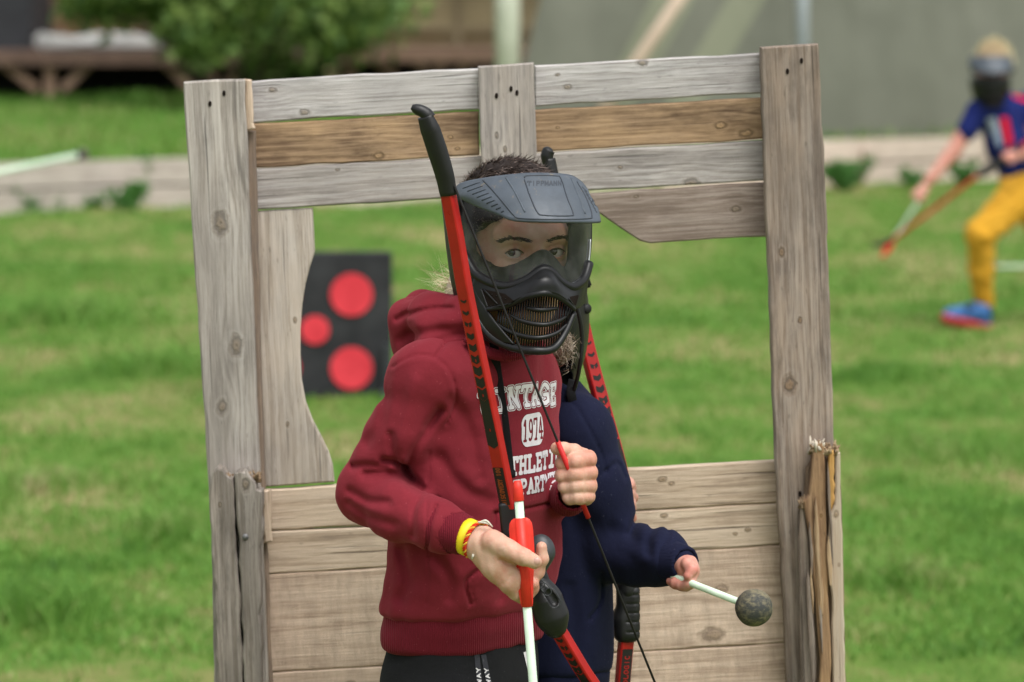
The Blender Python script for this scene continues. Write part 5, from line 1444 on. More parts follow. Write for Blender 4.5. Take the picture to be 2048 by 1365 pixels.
# side arms of the frame and the elastic strap
link('frame_side', loft([MP([(886, 395, .003), (891, 440, .004), (897, 500, .004), (905, 555, .004), (913, 600, .003)]), MP([(905, 392, .006), (908, 440, .007), (914, 500, .007), (924, 545, .007), (940, 590, .006)]), MP([(922, 396, .006), (920, 440, .006), (924, 490, .006), (940, 530, .006), (962, 570, .008)])], .003, 30, 5), M['mask_black'], mask)
sb_ = []
for i in range(29):
    a = math.radians(-8 + 196 * i / 28); sb_.append(H(-.0795 * math.cos(a), -.012 - .099 * math.sin(a), .012 + .03 * math.sin(a)))
link('head_strap', box_sweep(sb_, .028, .002, tuple(hup)), M['webbing'], mask)

# nose piece and cheeks between the lens rim and the mouth ridge
RIDGE = [(975, 619), (990, 617), (1012, 613), (1034, 603), (1056, 593), (1085, 587), (1100, 588), (1115, 593), (1135, 607), (1149, 620)]
nose_me = loft([MP([(x, y + 8, .008) for x, y in RIM[3:-2]]),
                MP([(945, 575, .008), (965, 590, .009), (1010, 594, .014), (1050, 577, .021), (1075, 563, .027), (1091, 560, .029), (1107, 564, .026), (1122, 580, .018), (1145, 590, .010), (1160, 580, .007), (1172, 566, .005)]),
                MP([(940, 610, .007), (958, 620, .009), (1012, 611, .018), (1034, 602, .023), (1056, 592, .028), (1085, 586, .031), (1100, 587, .030), (1115, 592, .026), (1135, 606, .018), (1150, 618, .010), (1166, 606, .004)])], .003, 60, 7)
nose = link('nose_guard', nose_me, M['mask_black'], mask)
bn = bvh_of(nose_me)
CHIN = [(950, 622), (959, 645), (980, 672), (1006, 689), (1044, 700), (1072, 702), (1097, 701), (1114, 691), (1132, 663), (1148, 626)]
link('mouth_ridge', tube(catmull(MP([(x, y, .014 + .018 * math.exp(-((x - 1080) / 45) ** 2)) for x, y in RIDGE]), 6), [.003, .0042, .0046, .0042, .003], 10), M['mask_black'], mask)
link('chin_rim', tube(catmull(MP([(x, y, .010 + .016 * math.exp(-((x - 1078) / 50) ** 2)) for x, y in CHIN]), 6), [.004, .0052, .0056, .0052, .004], 10), M['mask_black'], mask)
cheek_me = loft([MP([(897, 500, .003), (907, 570, .003), (925, 618, .004), (948, 650, .006), (970, 676, .006), (1000, 692, .008)]),
                       MP([(925, 540, .006), (935, 580, .006), (950, 610, .008), (966, 636, .010), (984, 660, .012), (1012, 686, .014)]),
                       MP([(944, 560, .008), (958, 590, .009), (974, 616, .011), (990, 640, .014), (1006, 660, .016), (1030, 688, .018)])], .003, 40, 6)
cheek = link('cheek_guard', cheek_me, M['mask_black'], mask)
bch = bvh_of(cheek_me, nose_me)
link('jaw_flare', loft([MP([(905, 560, .002), (918, 610, .002), (940, 648, .002), (962, 676, .000)]), MP([(925, 605, .005), (940, 632, .006), (958, 656, .007), (985, 684, .007)])], .003, 24, 5), M['mask_matt'], mask)
# side vents: recess shade painted as near-black patches behind the bars
def vent(poly, bars, studs):
    def f(U, V):
        d = np.full(U.shape, -1e9)
        n = len(poly)
        for i in range(n):
            (ax, ay), (bx, by) = poly[i], poly[(i + 1) % n]
            nx, ny = (by - ay), -(bx - ax); L = math.hypot(nx, ny)
            d = np.maximum(d, ((U * 1000 - ax) * nx + (V * 1000 - ay) * ny) / L)
        return d / 1000
    xs_, ys_ = [p[0] for p in poly], [p[1] for p in poly]
    me = fill_mesh(f, min(xs_) / 1000, max(xs_) / 1000, min(ys_) / 1000, max(ys_) / 1000, .002, lambda u, v: on(bch, u * 1000, v * 1000, .0006))
    if len(me.polygons): vo = link('vent', me, M['hole'], mask, False)
    for a, b in bars: line_on(bch, [a, b], .0012, M['mask_black'], mask, 'vent_bar', .001, smooth=False)
    for x, y in studs:
        q = on(bch, x, y, .0006)
        if q is not None: link('stud', tube([q, q + Vector((0, -.0016, .0004))], [.0008, .0005], 6), M['mask_black'], mask)
vent([(962, 578), (1010, 588), (1030, 604), (974, 616)][::1], [((968, 580), (1000, 614)), ((962, 578), (976, 617)), ((976, 617), (1030, 606))], [(975 + 9 * i, 586 + 3 * i) for i in range(5)] + [(982 + 8 * i, 612 - 1 * i) for i in range(6)])
vent([(1140, 594), (1158, 590), (1152, 612), (1142, 606)], [((1138, 598), (1150, 616))], [])
# grille
for pts, o_ in (([(1053, 616), (1082, 620.5), (1115, 617)], .020), ([(1021, 630), (1044, 642.5), (1085, 650), (1115, 643), (1131, 634)], .022), ([(988, 644), (1012, 660), (1044, 672), (1079, 676), (1112, 667), (1134, 649)], .020)):
    link('grille_bar', tube(catmull(MP([(x, y, o_ * .5 + .014 * math.exp(-((x - 1080) / 48) ** 2)) for x, y in pts]), 8), [.0018, .0030, .0032, .0030, .0018], 8), M['mask_black'], mask)
ry = lambda x: float(np.interp(x, [p[0] for p in RIDGE], [p[1] for p in RIDGE])); cy = lambda x: float(np.interp(x, [p[0] for p in CHIN], [p[1] for p in CHIN]))
for i in range(30):
    x = 995 + i * 5.0
    if x > 1140: break
    g_ = .010 * math.exp(-((x - 1080) / 48) ** 2)
    link('grille_slat', tube(MP([(x + 3, ry(x) + 2, .006 + g_), (x, (ry(x) + cy(x)) / 2, .008 + g_), (x - 3, cy(x) - 2, .004 + g_)]), .0013, 5), M['mask_black'], mask)
# chin strap hanging over the chest
sp = [W(984, 668, -.10), W(988, 690, -.118)] + [cast(bh, W(x, y, 0), .004) for x, y in ((993, 715), (1001, 770), (1009, 825), (1015, 880), (1020, 930))]
sp = [p for p in sp if p is not None]
link('chin_strap', box_sweep(catmull(sp, 6), .0115, .0016, (1, -.25, 0)), M['webbing'], mask)
e = sp[-1]; link('strap_end', box((e.x + .0004, e.y - .001, e.z - .001), (.0135, .004, .010), bev=.001), M['webbing'], mask)
# ------------------------------------------------------------------ bows and arrows
def px_path(pts, base=0.0): return [W(p[0], p[1], base + p[2]) for p in pts]
def limb_print(root, P, wd, w, t, s0, s1, kind, flip=1, mat='bow_print'):
    """chevrons or lettering printed on the limb's broad face; s0..s1 arc length range"""
    P = np.array(P); seg = np.r_[0, np.cumsum(np.linalg.norm(np.diff(P, axis=0), axis=1))]
    wdv = np.array(tuple(wd), float)
    def frame(s):
        c = np.array([np.interp(s, seg, P[:, i]) for i in range(3)]); c2 = np.array([np.interp(s + .004, seg, P[:, i]) for i in range(3)]); c1 = np.array([np.interp(s - .004, seg, P[:, i]) for i in range(3)])
        T = c2 - c1; T /= np.linalg.norm(T); a = wdv - T * np.dot(wdv, T); a /= np.linalg.norm(a); b = np.cross(T, a)
        if b[1] > 0: b = -b
        return c, a, b
    cache = {}
    def place(u, v):
        k = round(u, 5)
        if k not in cache: cache[k] = frame(u)
        c, a, b = cache[k]; return c + a * v * flip + b * (t / 2 + .0004)
    if kind == 'chev':
        n = 13
        def f(U, V):
            d = np.full(U.shape, 9.0)
            for i in range(n):
                q = (i + .5) / n; c = s0 + (s1 - s0) * q; th = .0012 + .0085 * q
                shp = np.abs(U - c + .55 * np.abs(V - .0005)) - th
                e = np.maximum(np.maximum(shp, np.abs(V) - w * (.24 + .20 * q)), -(np.hypot((U - c) * .5, V) - .0012) if i % 3 == 2 else -1)
                d = np.minimum(d, e)
            return d
        me = fill_mesh(f, s0 - .012, s1 + .012, -w / 2, w / 2, .0012, place)
    elif kind == 'band':
        me = fill_mesh(lambda U, V: np.maximum(np.maximum(s0 - U, U - s1), np.abs(V) - w * .42), s0 - .004, s1 + .004, -w / 2, w / 2, .0015, place)
    else:
        txt = kind; L = s1 - s0; cw = L / (len(txt) * 1.2)
        segs = text_segs(txt, (s0 + s1) / 2, -.0035, cw, .007, .2, False)
        pl = lambda u, v: np.array(place(s0 + s1 - u, -v)) + np.array((0, -.0003, 0))
        me = fill_mesh(lambda U, V: seg_sdf(U, V, segs, .00065), s0, s1, -.006, .006, .0006, pl)
    return link('chevron_print' if kind == 'chev' else 'lettering' if kind != 'band' else 'print_band', me, M[mat], root, False)
def sdf_obj(name, lohi, h, fn, mat, parent):
    F = Field(*lohi, h); return link(name, F.mesh(fn(F)), mat, parent)

bow = thing('recurve_bow', 'red and black recurve bow held in front by the child in maroon', 'bow', tuple(W(1045, 1090, -.2)))
WD = Vector((.78, -.62, 0))
up_p = catmull(px_path([(896, 386, -.262), (913, 480, -.254), (929, 576, -.246), (952, 690, -.236), (975, 800, -.226), (1006, 955, -.211), (1018, 1016, -.205)]), 6)
ul = link('upper_limb', box_sweep(up_p, [.0175, .0195, .0205], .0125, WD, bev=.12), M['bow_red'], bow, False)
sl = np.r_[0, np.cumsum(np.linalg.norm(np.diff(np.array([tuple(p) for p in up_p]), axis=0), axis=1))]; TOT = sl[-1]
limb_print(ul, up_p, WD, .0195, .0125, TOT * .32, TOT * .80, 'chev')
limb_print(ul, up_p, WD, .0200, .0125, TOT * .865, TOT * .985, 'band')
tx_ = limb_print(ul, up_p, WD, .0200, .0133, TOT * .865, TOT * .985, 'DISCOVERY 100', mat='gold_print')
link('limb_tip', box_sweep(catmull(px_path([(850, 233, -.272), (860, 258, -.270), (874, 300, -.267), (889, 350, -.264), (897, 391, -.262)]), 6), [.021, .027, .0275, .0255, .0225], [.012, .017, .018, .017, .015], WD, bev=.3), M['bow_black'], bow)
link('nock', sdf_obj.__call__ and tube(catmull(px_path([(862, 238, -.272), (848, 225, -.272), (834, 219, -.272), (823, 214, -.272)]), 5), [.0075, .0082, .0075, .0072, .0058, .003], 12), M['bow_black'], bow)
# riser
def riser(F):
    Rb = Matrix.Rotation(math.radians(-6), 3, 'Y')
    d = F.boxd(W(1026, 1044, -.203), (.0160, .0105, .026), np.array(Rb), .004)
    d = smin(d, F.chain([W(1034, 1068, -.202), W(1062, 1120, -.198), W(1082, 1160, -.195)], [.0125, .0130, .0105], .006), .008)
    return d
sdf_obj('riser', bounds([W(1000, 1000, -.22), W(1100, 1180, -.18)], .02), .0014, riser, M['bow_black'], bow)
sdf_obj('grip_head', bounds([W(1050, 1060, -.22), W(1115, 1165, -.17)], .015), .0013, lambda F: smin(F.ell(W(1082, 1098, -.196), (.0160, .013, .0185)), F.cap(W(1086, 1110, -.196), W(1080, 1150, -.195), .0125, .006), .012), M['grip_grey'], bow)
holes = [((1079, 1164), (1084, 1170), .0036), ((1088, 1174), (1095, 1184), .0050), ((1100, 1188), (1110, 1204), .0074)]
def handle(F):
    d = F.chain([W(1079, 1164, -.195), W(1092, 1200, -.195), W(1104, 1234, -.193), W(1111, 1256, -.191)], [.0125, .0185, .0190, .0130], .012)
    for a, b, r in holes: d = smax(d, -F.cap(W(*a, -.214), W(*b, -.214), r * .9), .001)
    return d
for a, b, r in holes:
    p_, q_ = W(*a, -.2135), W(*b, -.2135); dd_ = (q_ - p_).normalized(); nn_ = Vector((-dd_.z, 0, dd_.x)); R_ = r * .98
    loop = [q_ + (dd_ * math.cos(t) + nn_ * math.sin(t)) * R_ for t in np.linspace(-math.pi / 2, math.pi / 2, 9)] + [p_ + (dd_ * math.cos(t) + nn_ * math.sin(t)) * R_ for t in np.linspace(math.pi / 2, 3 * math.pi / 2, 9)]
    link('groove_rim', tube(loop + loop[:1], .0006, 6), M['grip_grey'], bow)
sdf_obj('handle', bounds([W(1055, 1150, -.22), W(1140, 1280, -.16)], .012), .0012, handle, M['bow_black'], bow)
lo_p = catmull(px_path([(1110, 1250, -.190), (1146, 1310, -.176), (1182, 1366, -.160), (1262, 1470, -.115), (1340, 1545, -.060), (1378, 1562, -.038)]), 6)
llb = link('lower_limb', box_sweep(lo_p, [.0205, .0195, .0175], .0125, WD, bev=.12), M['bow_red'], bow, False)
limb_print(llb, lo_p, WD, .0195, .0125, .004, .16, 'chev')
sdy = lambda y: -.170 + .0002 * (y - 885)
sp_ = lambda y: W(912 + .4035 * (y - 380), y, sdy(y))
link('string', tube([W(850, 232, -.262), W(892, 330, -.2575 + .0), sp_(376), sp_(885), sp_(1035), sp_(1562)], .0016, 7), M['string'], bow)
link('serving', tube([sp_(884), sp_(960), sp_(1036)], .0034, 8), M['serving'], bow)

def arrow(name, label, tail, nock_end, vane0, vane1, tipp, parent_depth=0, vw=.0135, ball=.0245, sr=.0053, upv=Vector((0, -1, 0)), grp=None, red=True):
    """tail: nock end; vanes between vane0 and vane1; foam ball at tipp"""
    a = thing(name, label, 'arrow', tuple(tipp), grp)
    ax = (Vector(tipp) - Vector(tail)).normalized()
    vane0, vane1, nock_end = (Vector(tail) + ax * (Vector(q) - Vector(tail)).dot(ax) for q in (vane0, vane1, nock_end))
    link('shaft', tube([nock_end, Vector(tipp) - ax * ball * .6], sr, 12), M['shaft'], a)
    link('nock', tube([tail, Vector(tail).lerp(nock_end, .35), nock_end, nock_end + ax * .001], [sr * .8, sr * 1.1, sr * 1.2, sr * 1.1], 12), M['vane_red'], a)
    link('fletching_tube', tube([vane0, vane1], sr * 1.25, 12), M['vane_red'], a)
    L = (Vector(vane1) - Vector(vane0)).length
    for k in range(3):
        dv = Matrix.Rotation(math.radians((82, -82, 180)[k]), 3, ax) @ (upv - ax * upv.dot(ax)).normalized()
        prof = [(0, .2), (.02, .62), (.06, .9), (.12, 1), (.3, 1), (.42, .95), (.6, .66), (.8, .42), (.97, .22), (1, .1)]
        V, Fc = [], []; sd = ax.cross(dv)
        for s_, w_ in prof:
            c = Vector(vane0) + ax * L * s_
            for e_ in (-.0006, .0006): V += [c + sd * e_, c + dv * (sr + (vw - sr) * w_) + sd * e_ * .6]
        m_ = len(prof)
        for i in range(m_ - 1):
            o_ = i * 4; Fc += [(o_, o_ + 1, o_ + 5, o_ + 4), (o_ + 2, o_ + 6, o_ + 7, o_ + 3), (o_ + 1, o_ + 3, o_ + 7, o_ + 5)]
        me = pydata(V, Fc); fix_normals(me); link('vane', me, M['vane_red'], a)
    bm = bmesh.new(); bmesh.ops.create_uvsphere(bm, u_segments=36, v_segments=24, radius=ball)
    for v in bm.verts: v.co *= 1 + .012 * math.sin(v.co.x * 170) * math.sin(v.co.z * 150 + 1)
    bm.transform(Matrix.Translation(tipp)); me = bpy.data.meshes.new('m'); bm.to_mesh(me); bm.free()
    link('foam_ball', me, M['foam_ball'], a)
    link('ball_socket', tube([Vector(tipp) - ax * (ball * 1.12), Vector(tipp) - ax * ball * .8], [sr * 1.3, sr * 1.9], 12), M['bow_black'], a)
    return a
AD = -.2475
arrow('arrow', 'arrow with red vanes held upright by the child in maroon', W(1034.5, 962, AD), W(1037, 1001, AD), W(1041, 1036, AD), W(1053, 1213, AD), W(1120, 2050, AD - .02), sr=.0056, vw=.0150)
# ------------------------------------------------------------------ second child, navy hoodie, behind
PS2 = math.radians(112)
def V2(px, py, dy): return W(px, py, dy)
def ring2(py, px, dy, a, b): p = W(px, py, dy); return (p.z, p.x, p.y, a, b, PS2)
f2 = W(1090, 2330, .25)
kid = thing('person', 'child in navy hoodie standing behind the one in maroon, holding an arrow', 'person', (f2.x, f2.y, 0))
K_SH, K_EL, K_FW, K_WR = W(1150, 862, .14), W(1228, 1098, .15), W(1318, 1114, .100), W(1352, 1126, .072)
J_SH, J_EL, J_WR = W(1050, 850, .37), W(1110, 1060, .42), W(1225, 1000, .36)
lo, hi = bounds([W(980, 770, .0), W(1390, 1345, .48)], .02)
F = Field(lo, hi, .0030)
d = F.rings([ring2(770, 1085, .24, .05, .045), ring2(800, 1090, .24, .085, .06), ring2(830, 1095, .24, .112, .074), ring2(880, 1094, .24, .128, .078), ring2(1000, 1090, .24, .128, .078), ring2(1150, 1088, .24, .128, .080), ring2(1280, 1088, .24, .128, .082), ring2(1332, 1088, .24, .124, .080)])
d = smin(d, smin(F.cap(W(1100, 825, .24), K_SH, .045, .050), F.cap(W(1090, 825, .24), J_SH, .045, .045), .03), .03)
a2 = F.chain([K_SH, W(1190, 975, .142), K_EL], [.050, .0435, .0440], .02)
a2 = smin(a2, F.chain([K_EL, W(1275, 1110, .125), K_FW, K_WR], [.0440, .0410, .0385, .0275], .012), .012)
d = smin(d, a2, .010)
d = smin(d, F.chain([J_SH, J_EL, J_WR], [.044, .04, .03], .012), .01)
y2 = Y0 + .2
cq = lambda pts, w, dep: F.crease([W(*p, .1) for p in pts], w, dep, y2)
d = d + cq([(1118, 800), (1150, 812), (1180, 860), (1205, 915), (1212, 945)], .0022, .0022) + cq([(1212, 945), (1235, 930), (1252, 960)], .0026, .0030) + cq([(1180, 960), (1200, 950), (1214, 942)], .004, .002)
d = d + cq([(1290, 1038), (1272, 1050), (1262, 1070)], .006, .0085) + cq([(1312, 1052), (1298, 1075), (1296, 1100)], .006, .0055) + cq([(1335, 1065), (1322, 1095), (1325, 1130)], .0055, .0050) + cq([(1355, 1085), (1345, 1115), (1350, 1150)], .005, .0045)
d = d + cq([(1225, 1060), (1262, 1080), (1290, 1085)], .010, .0045) + cq([(1190, 1050), (1230, 1090), (1280, 1130)], .012, .0030) + cq([(1240, 1150), (1290, 1150), (1330, 1140)], .012, .003)
d = d + cq([(1203, 1150), (1203, 1210), (1180, 1245)], .0025, .003) + cq([(1120, 900), (1150, 980), (1170, 1060)], .012, .003) + cq([(1140, 1180), (1150, 1250), (1145, 1320)], .010, .003)
d = d + F.wob(.0018, 40, 15)
nav = link('hoodie', F.mesh(d), M['navy'], kid)
lo, hi = bounds([W(990, 1315, .08), W(1230, 1420, .42)], .02)
F = Field(lo, hi, .0032)
link('hem_band', F.mesh(F.rings([ring2(1322, 1088, .24, .127, .083), ring2(1332, 1088, .24, .121, .079), ring2(1395, 1087, .24, .118, .078)]) + F.wob(.001, 60, 3)), M['navy'], nav)
cuff(W(1345, 1124, .078), W(1372, 1128, .056), .0275, .0225, .0185, nav, M['navy'])
# hood collar behind the mask
lo, hi = bounds([W(1040, 760, .1), W(1180, 830, .34)], .02); F = Field(lo, hi, .003)
link('hood', F.mesh(F.chain([W(1060, 800, .16), W(1110, 800, .14), W(1150, 812, .18)], [.024, .022, .014], .015) + F.wob(.001, 60, 2)), M['navy'], nav)
kR, aR_, kL, aL_ = W(1085, 1800, .17), W(1080, 2230, .2), W(1100, 1800, .32), W(1095, 2230, .35)
trousers(None, [ring2(1380, 1087, .24, .110, .074), ring2(1480, 1088, .24, .118, .08), ring2(1560, 1096, .24, .09, .06)], [([W(1090, 1470, .17), kR, aR_], [.074, .055, .042]), ([W(1105, 1470, .31), kL, aL_], [.074, .055, .042])], M['navy'], kid, .005, lo_hi=bounds([W(960, 1370, .05), W(1260, 2260, .45)], .03))
for q in (aR_, aL_): shoe((q.x, q.y, 0), (math.sin(PS2), -math.cos(PS2), 0), (M['black_cloth'], M['white_print']), kid)
# body: head seen from behind, hands
H2 = W(1040, 628, .20); n2 = Vector((math.sin(math.radians(100)), -math.cos(math.radians(100)), 0)); l2 = Vector((-n2.y, n2.x, 0))
R2 = np.array([[l2.x, n2.x, 0], [l2.y, n2.y, 0], [0, 0, 1]])
def K(x, y, z): return H2 + l2 * x + n2 * y + Vector((0, 0, z))
lo, hi = bounds([K(-.1, -.12, -.16), K(.1, .12, .12)], .02); F = Field(lo, hi, .003)
hd2 = smin(F.ell(K(0, -.01, .02), (.068, .086, .082), R2), F.ell(K(0, .018, -.035), (.054, .062, .075), R2), .03)
hd2 = smin(hd2, F.cap(K(0, .068, -.01), K(0, .078, -.034), .008, .010), .012)
hd2 = smin(hd2, F.cap(K(0, -.02, -.06), W(1095, 805, .24), .046, .05), .03)
hm2 = F.mesh(hd2)
c1 = [([W(1352, 1128, .072), W(1374, 1134, .052), W(1382, 1142, .046)], [.0155, .0150, .0120])]
for i, (a, b, c) in enumerate((((1386, 1146), (1380, 1168), (1362, 1170)), ((1381, 1150), (1372, 1172), (1354, 1170)), ((1375, 1150), (1362, 1170), (1347, 1168)), ((1366, 1148), (1353, 1166), (1342, 1163)))):
    c1.append(([W(*a, .044 + .004 * i), W(*b, .030 + .006 * i), W(*c, .040 + .006 * i)], [.0078, .0072, .0062]))
c1.append(([W(1374, 1128, .040), W(1384, 1140, .030), W(1376, 1152, .026)], [.0085, .0076, .0062]))
hk1 = hand_mesh(c1, None, .025, .0016, .0025)
c2_ = [([W(1225, 1000, .36), W(1238, 990, .350)], [.018, .019])]
for i in range(4):
    y = 968 + 20 * i
    c2_.append(([W(1232, y + 4, .350), W(1252 + (4 if i < 2 else 10 - 2 * i), y, .338), W(1262 + (0 if i == 0 else 4 if i < 2 else 0), y + 8, .352)], [.0095, .0090, .0080]))
c2_.append(([W(1236, 978, .345), W(1250, 966, .330), W(1258, 972, .325)], [.010, .009, .0075]))
hk2 = hand_mesh(c2_, None, .025, .0018, .0025)
lo, hi = bounds([W(970, 780, .0), W(1390, 2260, .48)], .02); F = Field(lo, hi, .009)
db = F.rings([ring2(780, 1085, .24, .04, .035), ring2(830, 1095, .24, .09, .055), ring2(1000, 1100, .24, .11, .07), ring2(1300, 1101, .24, .10, .07), ring2(1500, 1096, .24, .10, .07), ring2(1560, 1096, .24, .07, .045)])
for pts, rad in (([W(1090, 1470, .17), kR, aR_, Vector((aR_.x, aR_.y, .05))], [.058, .04, .03, .03]), ([W(1105, 1470, .31), kL, aL_, Vector((aL_.x, aL_.y, .05))], [.058, .04, .03, .03]), ([K_SH, K_EL, K_WR], [.034, .03, .019]), ([J_SH, J_EL, J_WR], [.034, .03, .019])):
    db = smin(db, F.chain(pts, rad, .02), .02)
link('body', join_meshes([hm2, hk1, hk2, F.mesh(db)]), M['skin_b'], kid)
# hair: back of the head with loose blond wisps, darker curls beside the jaw
lo, hi = bounds([K(-.1, -.13, -.06), K(.1, .1, .13)], .015); F = Field(lo, hi, .004)
X = (F.X - H2.x), (F.Y - H2.y), (F.Z - H2.z); ly = X[0] * n2.x + X[1] * n2.y
hc_ = smax(F.ell(K(0, -.012, .016), (.073, .089, .088), R2), ly - .045, .01)
hr2 = link('hair', F.mesh(hc_ + F.wob(.003, 90, 3)), M['hair_grey'], kid)
r_ = np.random.RandomState(3)
n = 260; rt = np.array([tuple(W(905 + 12 * r_.normal(), 575 + 16 * r_.normal(), .20 + .03 * r_.normal())) for _ in range(n)])
dv = np.array([(-1, 0, .3)]) + r_.normal(size=(n, 3)) * np.array((.5, .5, .7)); dv /= np.linalg.norm(dv, axis=1)[:, None]
link('wisps', strand_mesh(rt, dv, .020 + .030 * r_.rand(n), np.full(n, .00028), 8, 1.3, 9, .3), M['hair_blond'], hr2, False)
n = 420; rt = np.array([tuple(W(1131 + 10 * r_.normal(), 695 + 17 * r_.normal(), .085 + .01 * r_.normal())) for _ in range(n)])
dv = r_.normal(size=(n, 3)) + np.array([(.2, -.6, -.2)]); dv /= np.linalg.norm(dv, axis=1)[:, None]
link('curls', strand_mesh(rt, dv, .008 + .010 * r_.rand(n), np.full(n, .00045), 9, 2.6, 9, .0), M['hair_grey'], hr2, False)
lo, hi = bounds([W(1105, 650, .07), W(1150, 740, .14)], .02); F = Field(lo, hi, .0024)
link('sideburn', F.mesh(F.chain([W(1126, 670, .11), W(1128, 700, .105), W(1118, 722, .11)], [.009, .010, .007], .01) + F.wob(.002, 200, 2)), M['hair_grey'], hr2)
# mask shell round the face, turned away
m2 = thing('goggle_mask', 'black mask seen from behind, worn by the child in navy', 'mask', tuple(W(1140, 800, .15)))
lo, hi = bounds([W(1080, 500, .02), W(1185, 815, .32)], .02); F = Field(lo, hi, .0022)
Cc = W(1092, 655, .20)
sh_o = F.ell(W(1098, 640, .185), (.0540, .088, .1080)); sh_i = F.ell(W(1090, 640, .185), (.0540, .084, .1040))
sh_ = smax(sh_o, -sh_i, .002)
tilt = (F.X - W(1132, 650, .1).x) + .10 * (F.Z - W(1132, 650, .1).z) - 3.2 * (F.Z - W(1132, 640, .1).z) ** 2 * 0 
sh_ = smax(sh_, -(tilt), .002)
link('shell', F.mesh(sh_), M['mask_black'], m2)
link('shell_edge', tube(catmull(px_path([(1140, 578, .085), (1150, 605, .092), (1160, 640, .096), (1164, 680, .10), (1160, 730, .10), (1150, 775, .11), (1140, 795, .12)]), 6), .0028, 8), M['mask_black'], m2)
link('strap_lug', box(W(1172, 560, .17), (.010, .012, .022), Matrix.Rotation(math.radians(-18), 3, 'Y'), bev=.002), M['mask_matt'], m2)
link('liner', sdf_obj.__call__ and F.mesh(smax(F.ell(W(1100, 700, .21), (.043, .06, .075)), -(F.X - W(1112, 700, .1).x), .003)), M['mask_matt'], m2)
for i in range(6):
    link('liner_rib', tube(catmull(px_path([(1116 + 5 * i, 748 - 3 * i, .105), (1122 + 5 * i, 742 - 3 * i, .102), (1126 + 5 * i, 752 - 3 * i, .104)]), 4), .0010, 5), M['mask_black'], m2)
link('button', tube([W(1174, 618, .15), W(1177, 618, .148)], [.007, .006], 12), M['mask_matt'], m2)
link('neck_strap', box_sweep(catmull(px_path([(1146, 760, .12), (1142, 785, .11), (1146, 806, .115), (1150, 818, .12)]), 5), .012, .0016, (1, .2, 0)), M['webbing'], m2)

# his bow behind and his arrow in front
bow2 = thing('recurve_bow', 'red and black recurve bow held behind the shoulder of the child in navy', 'bow', tuple(W(1260, 1100, .33)))
WD2 = Vector((.86, .5, 0))
u2 = catmull(px_path([(1112, 385, .33), (1145, 560, .33), (1173, 690, .33), (1207, 820, .33), (1240, 945, .33), (1250, 1030, .33)]), 6)
ul2 = link('upper_limb', box_sweep(u2, [.0185, .0205, .0215], .0125, WD2, bev=.12), M['bow_red'], bow2, False)
s2 = np.r_[0, np.cumsum(np.linalg.norm(np.diff(np.array([tuple(p) for p in u2]), axis=0), axis=1))][-1]
limb_print(ul2, u2, WD2, .0205, .0125, s2 * .45, s2 * .92, 'chev')
link('limb_tip', box_sweep(catmull(px_path([(1098, 318, .33), (1101, 340, .33), (1106, 365, .33), (1113, 392, .33)]), 5), [.017, .02, .022], [.014, .016, .015], WD2, bev=.3), M['bow_black'], bow2)
link('nock', tube(catmull(px_path([(1097, 330, .33), (1094, 312, .33), (1098, 301, .33), (1101, 296, .33)]), 5), [.0075, .0088, .0085, .003], 12), M['bow_black'], bow2)
sdf_obj('riser', bounds([W(1240, 1010, .30), W(1290, 1190, .36)], .03), .0026, lambda F: F.chain([W(1246, 1020, .33), W(1250, 1090, .33), W(1255, 1180, .33)], [.012, .013, .016], .01), M['bow_black'], bow2)
def hnd2(F):
    d = F.boxd(W(1256, 1226, .33), (.0165, .014, .040), None, .010)
    d = smin(d, F.cap(W(1238, 1240, .33), W(1246, 1262, .33), .012, .012), .012)
    z = F.Z
    for py in (1188, 1206, 1224, 1242, 1262): d = d + .0012 * np.exp(-((z - W(1256, py, .33).z) / .0012) ** 2) * (F.X > W(1252, 1200, .33).x)
    return d
sdf_obj('handle', bounds([W(1222, 1160, .30), W(1290, 1295, .36)], .012), .0014, hnd2, M['bow_black'], bow2)
l2p = catmull(px_path([(1252, 1280, .33), (1248, 1330, .33), (1245, 1370, .33), (1238, 1500, .335), (1225, 1620, .34), (1212, 1690, .345)]), 5)
ll2 = link('lower_limb', box_sweep(l2p, [.0205, .0195, .0175], .0125, WD2, bev=.12), M['bow_red'], bow2, False)
limb_print(ll2, l2p, WD2, .0195, .0125, .012, .075, 'band')
limb_print(ll2, l2p, WD2, .0195, .0133, .020, .075, 'GEOLOGIC', mat='bow_red')
link('string', tube([W(1096, 305, .345), W(1150, 900, .365), W(1212, 1690, .36)], .0014, 6), M['string'], bow2)
ar2 = arrow('arrow', 'arrow with dusty black foam ball held out by the child in navy', W(1175, 1086, .200), W(1190, 1092, .186), W(1205, 1097, .176), W(1290, 1131, .105), W(1508, 1216, -.075), ball=.0243, sr=.0047)
# ------------------------------------------------------------------ running player far behind
YB = 20.1; SB = FPX / YB
def B(px, py, dy=0.0): return at(px, py, YB + dy)
gb = B(2040, 660)
run = thing('person', 'fair haired player in blue shirt and mustard trousers running with a bow', 'person', (gb.x, YB, 0))
M['shirt_blue'] = fabric('shirt_blue', (0.009, 0.014, 0.085), (0.013, 0.022, 0.12), fuzz=.05)
M['shirt_red'] = fabric('shirt_red', (0.50, 0.010, 0.020), (0.60, 0.018, 0.03), fuzz=.05)
M['shirt_white'] = fabric('shirt_white', (0.10, 0.15, 0.22), (0.36, 0.42, 0.48), fuzz=.05)
M['mustard'] = fabric('mustard', (0.58, 0.285, 0.024), (0.68, 0.355, 0.04), fuzz=.1)
M['shoe_blue'] = plastic('shoe_blue', (0.03, 0.13, 0.36), .6)
M['sole_red'] = plastic('sole_red', (0.50, 0.05, 0.05), .6)
M['sock'] = fabric('sock_dark', (0.012, .013, .02), (.02, .02, .03))
def capx(F, pts, rad, k=.02): return F.chain(pts, rad, k)
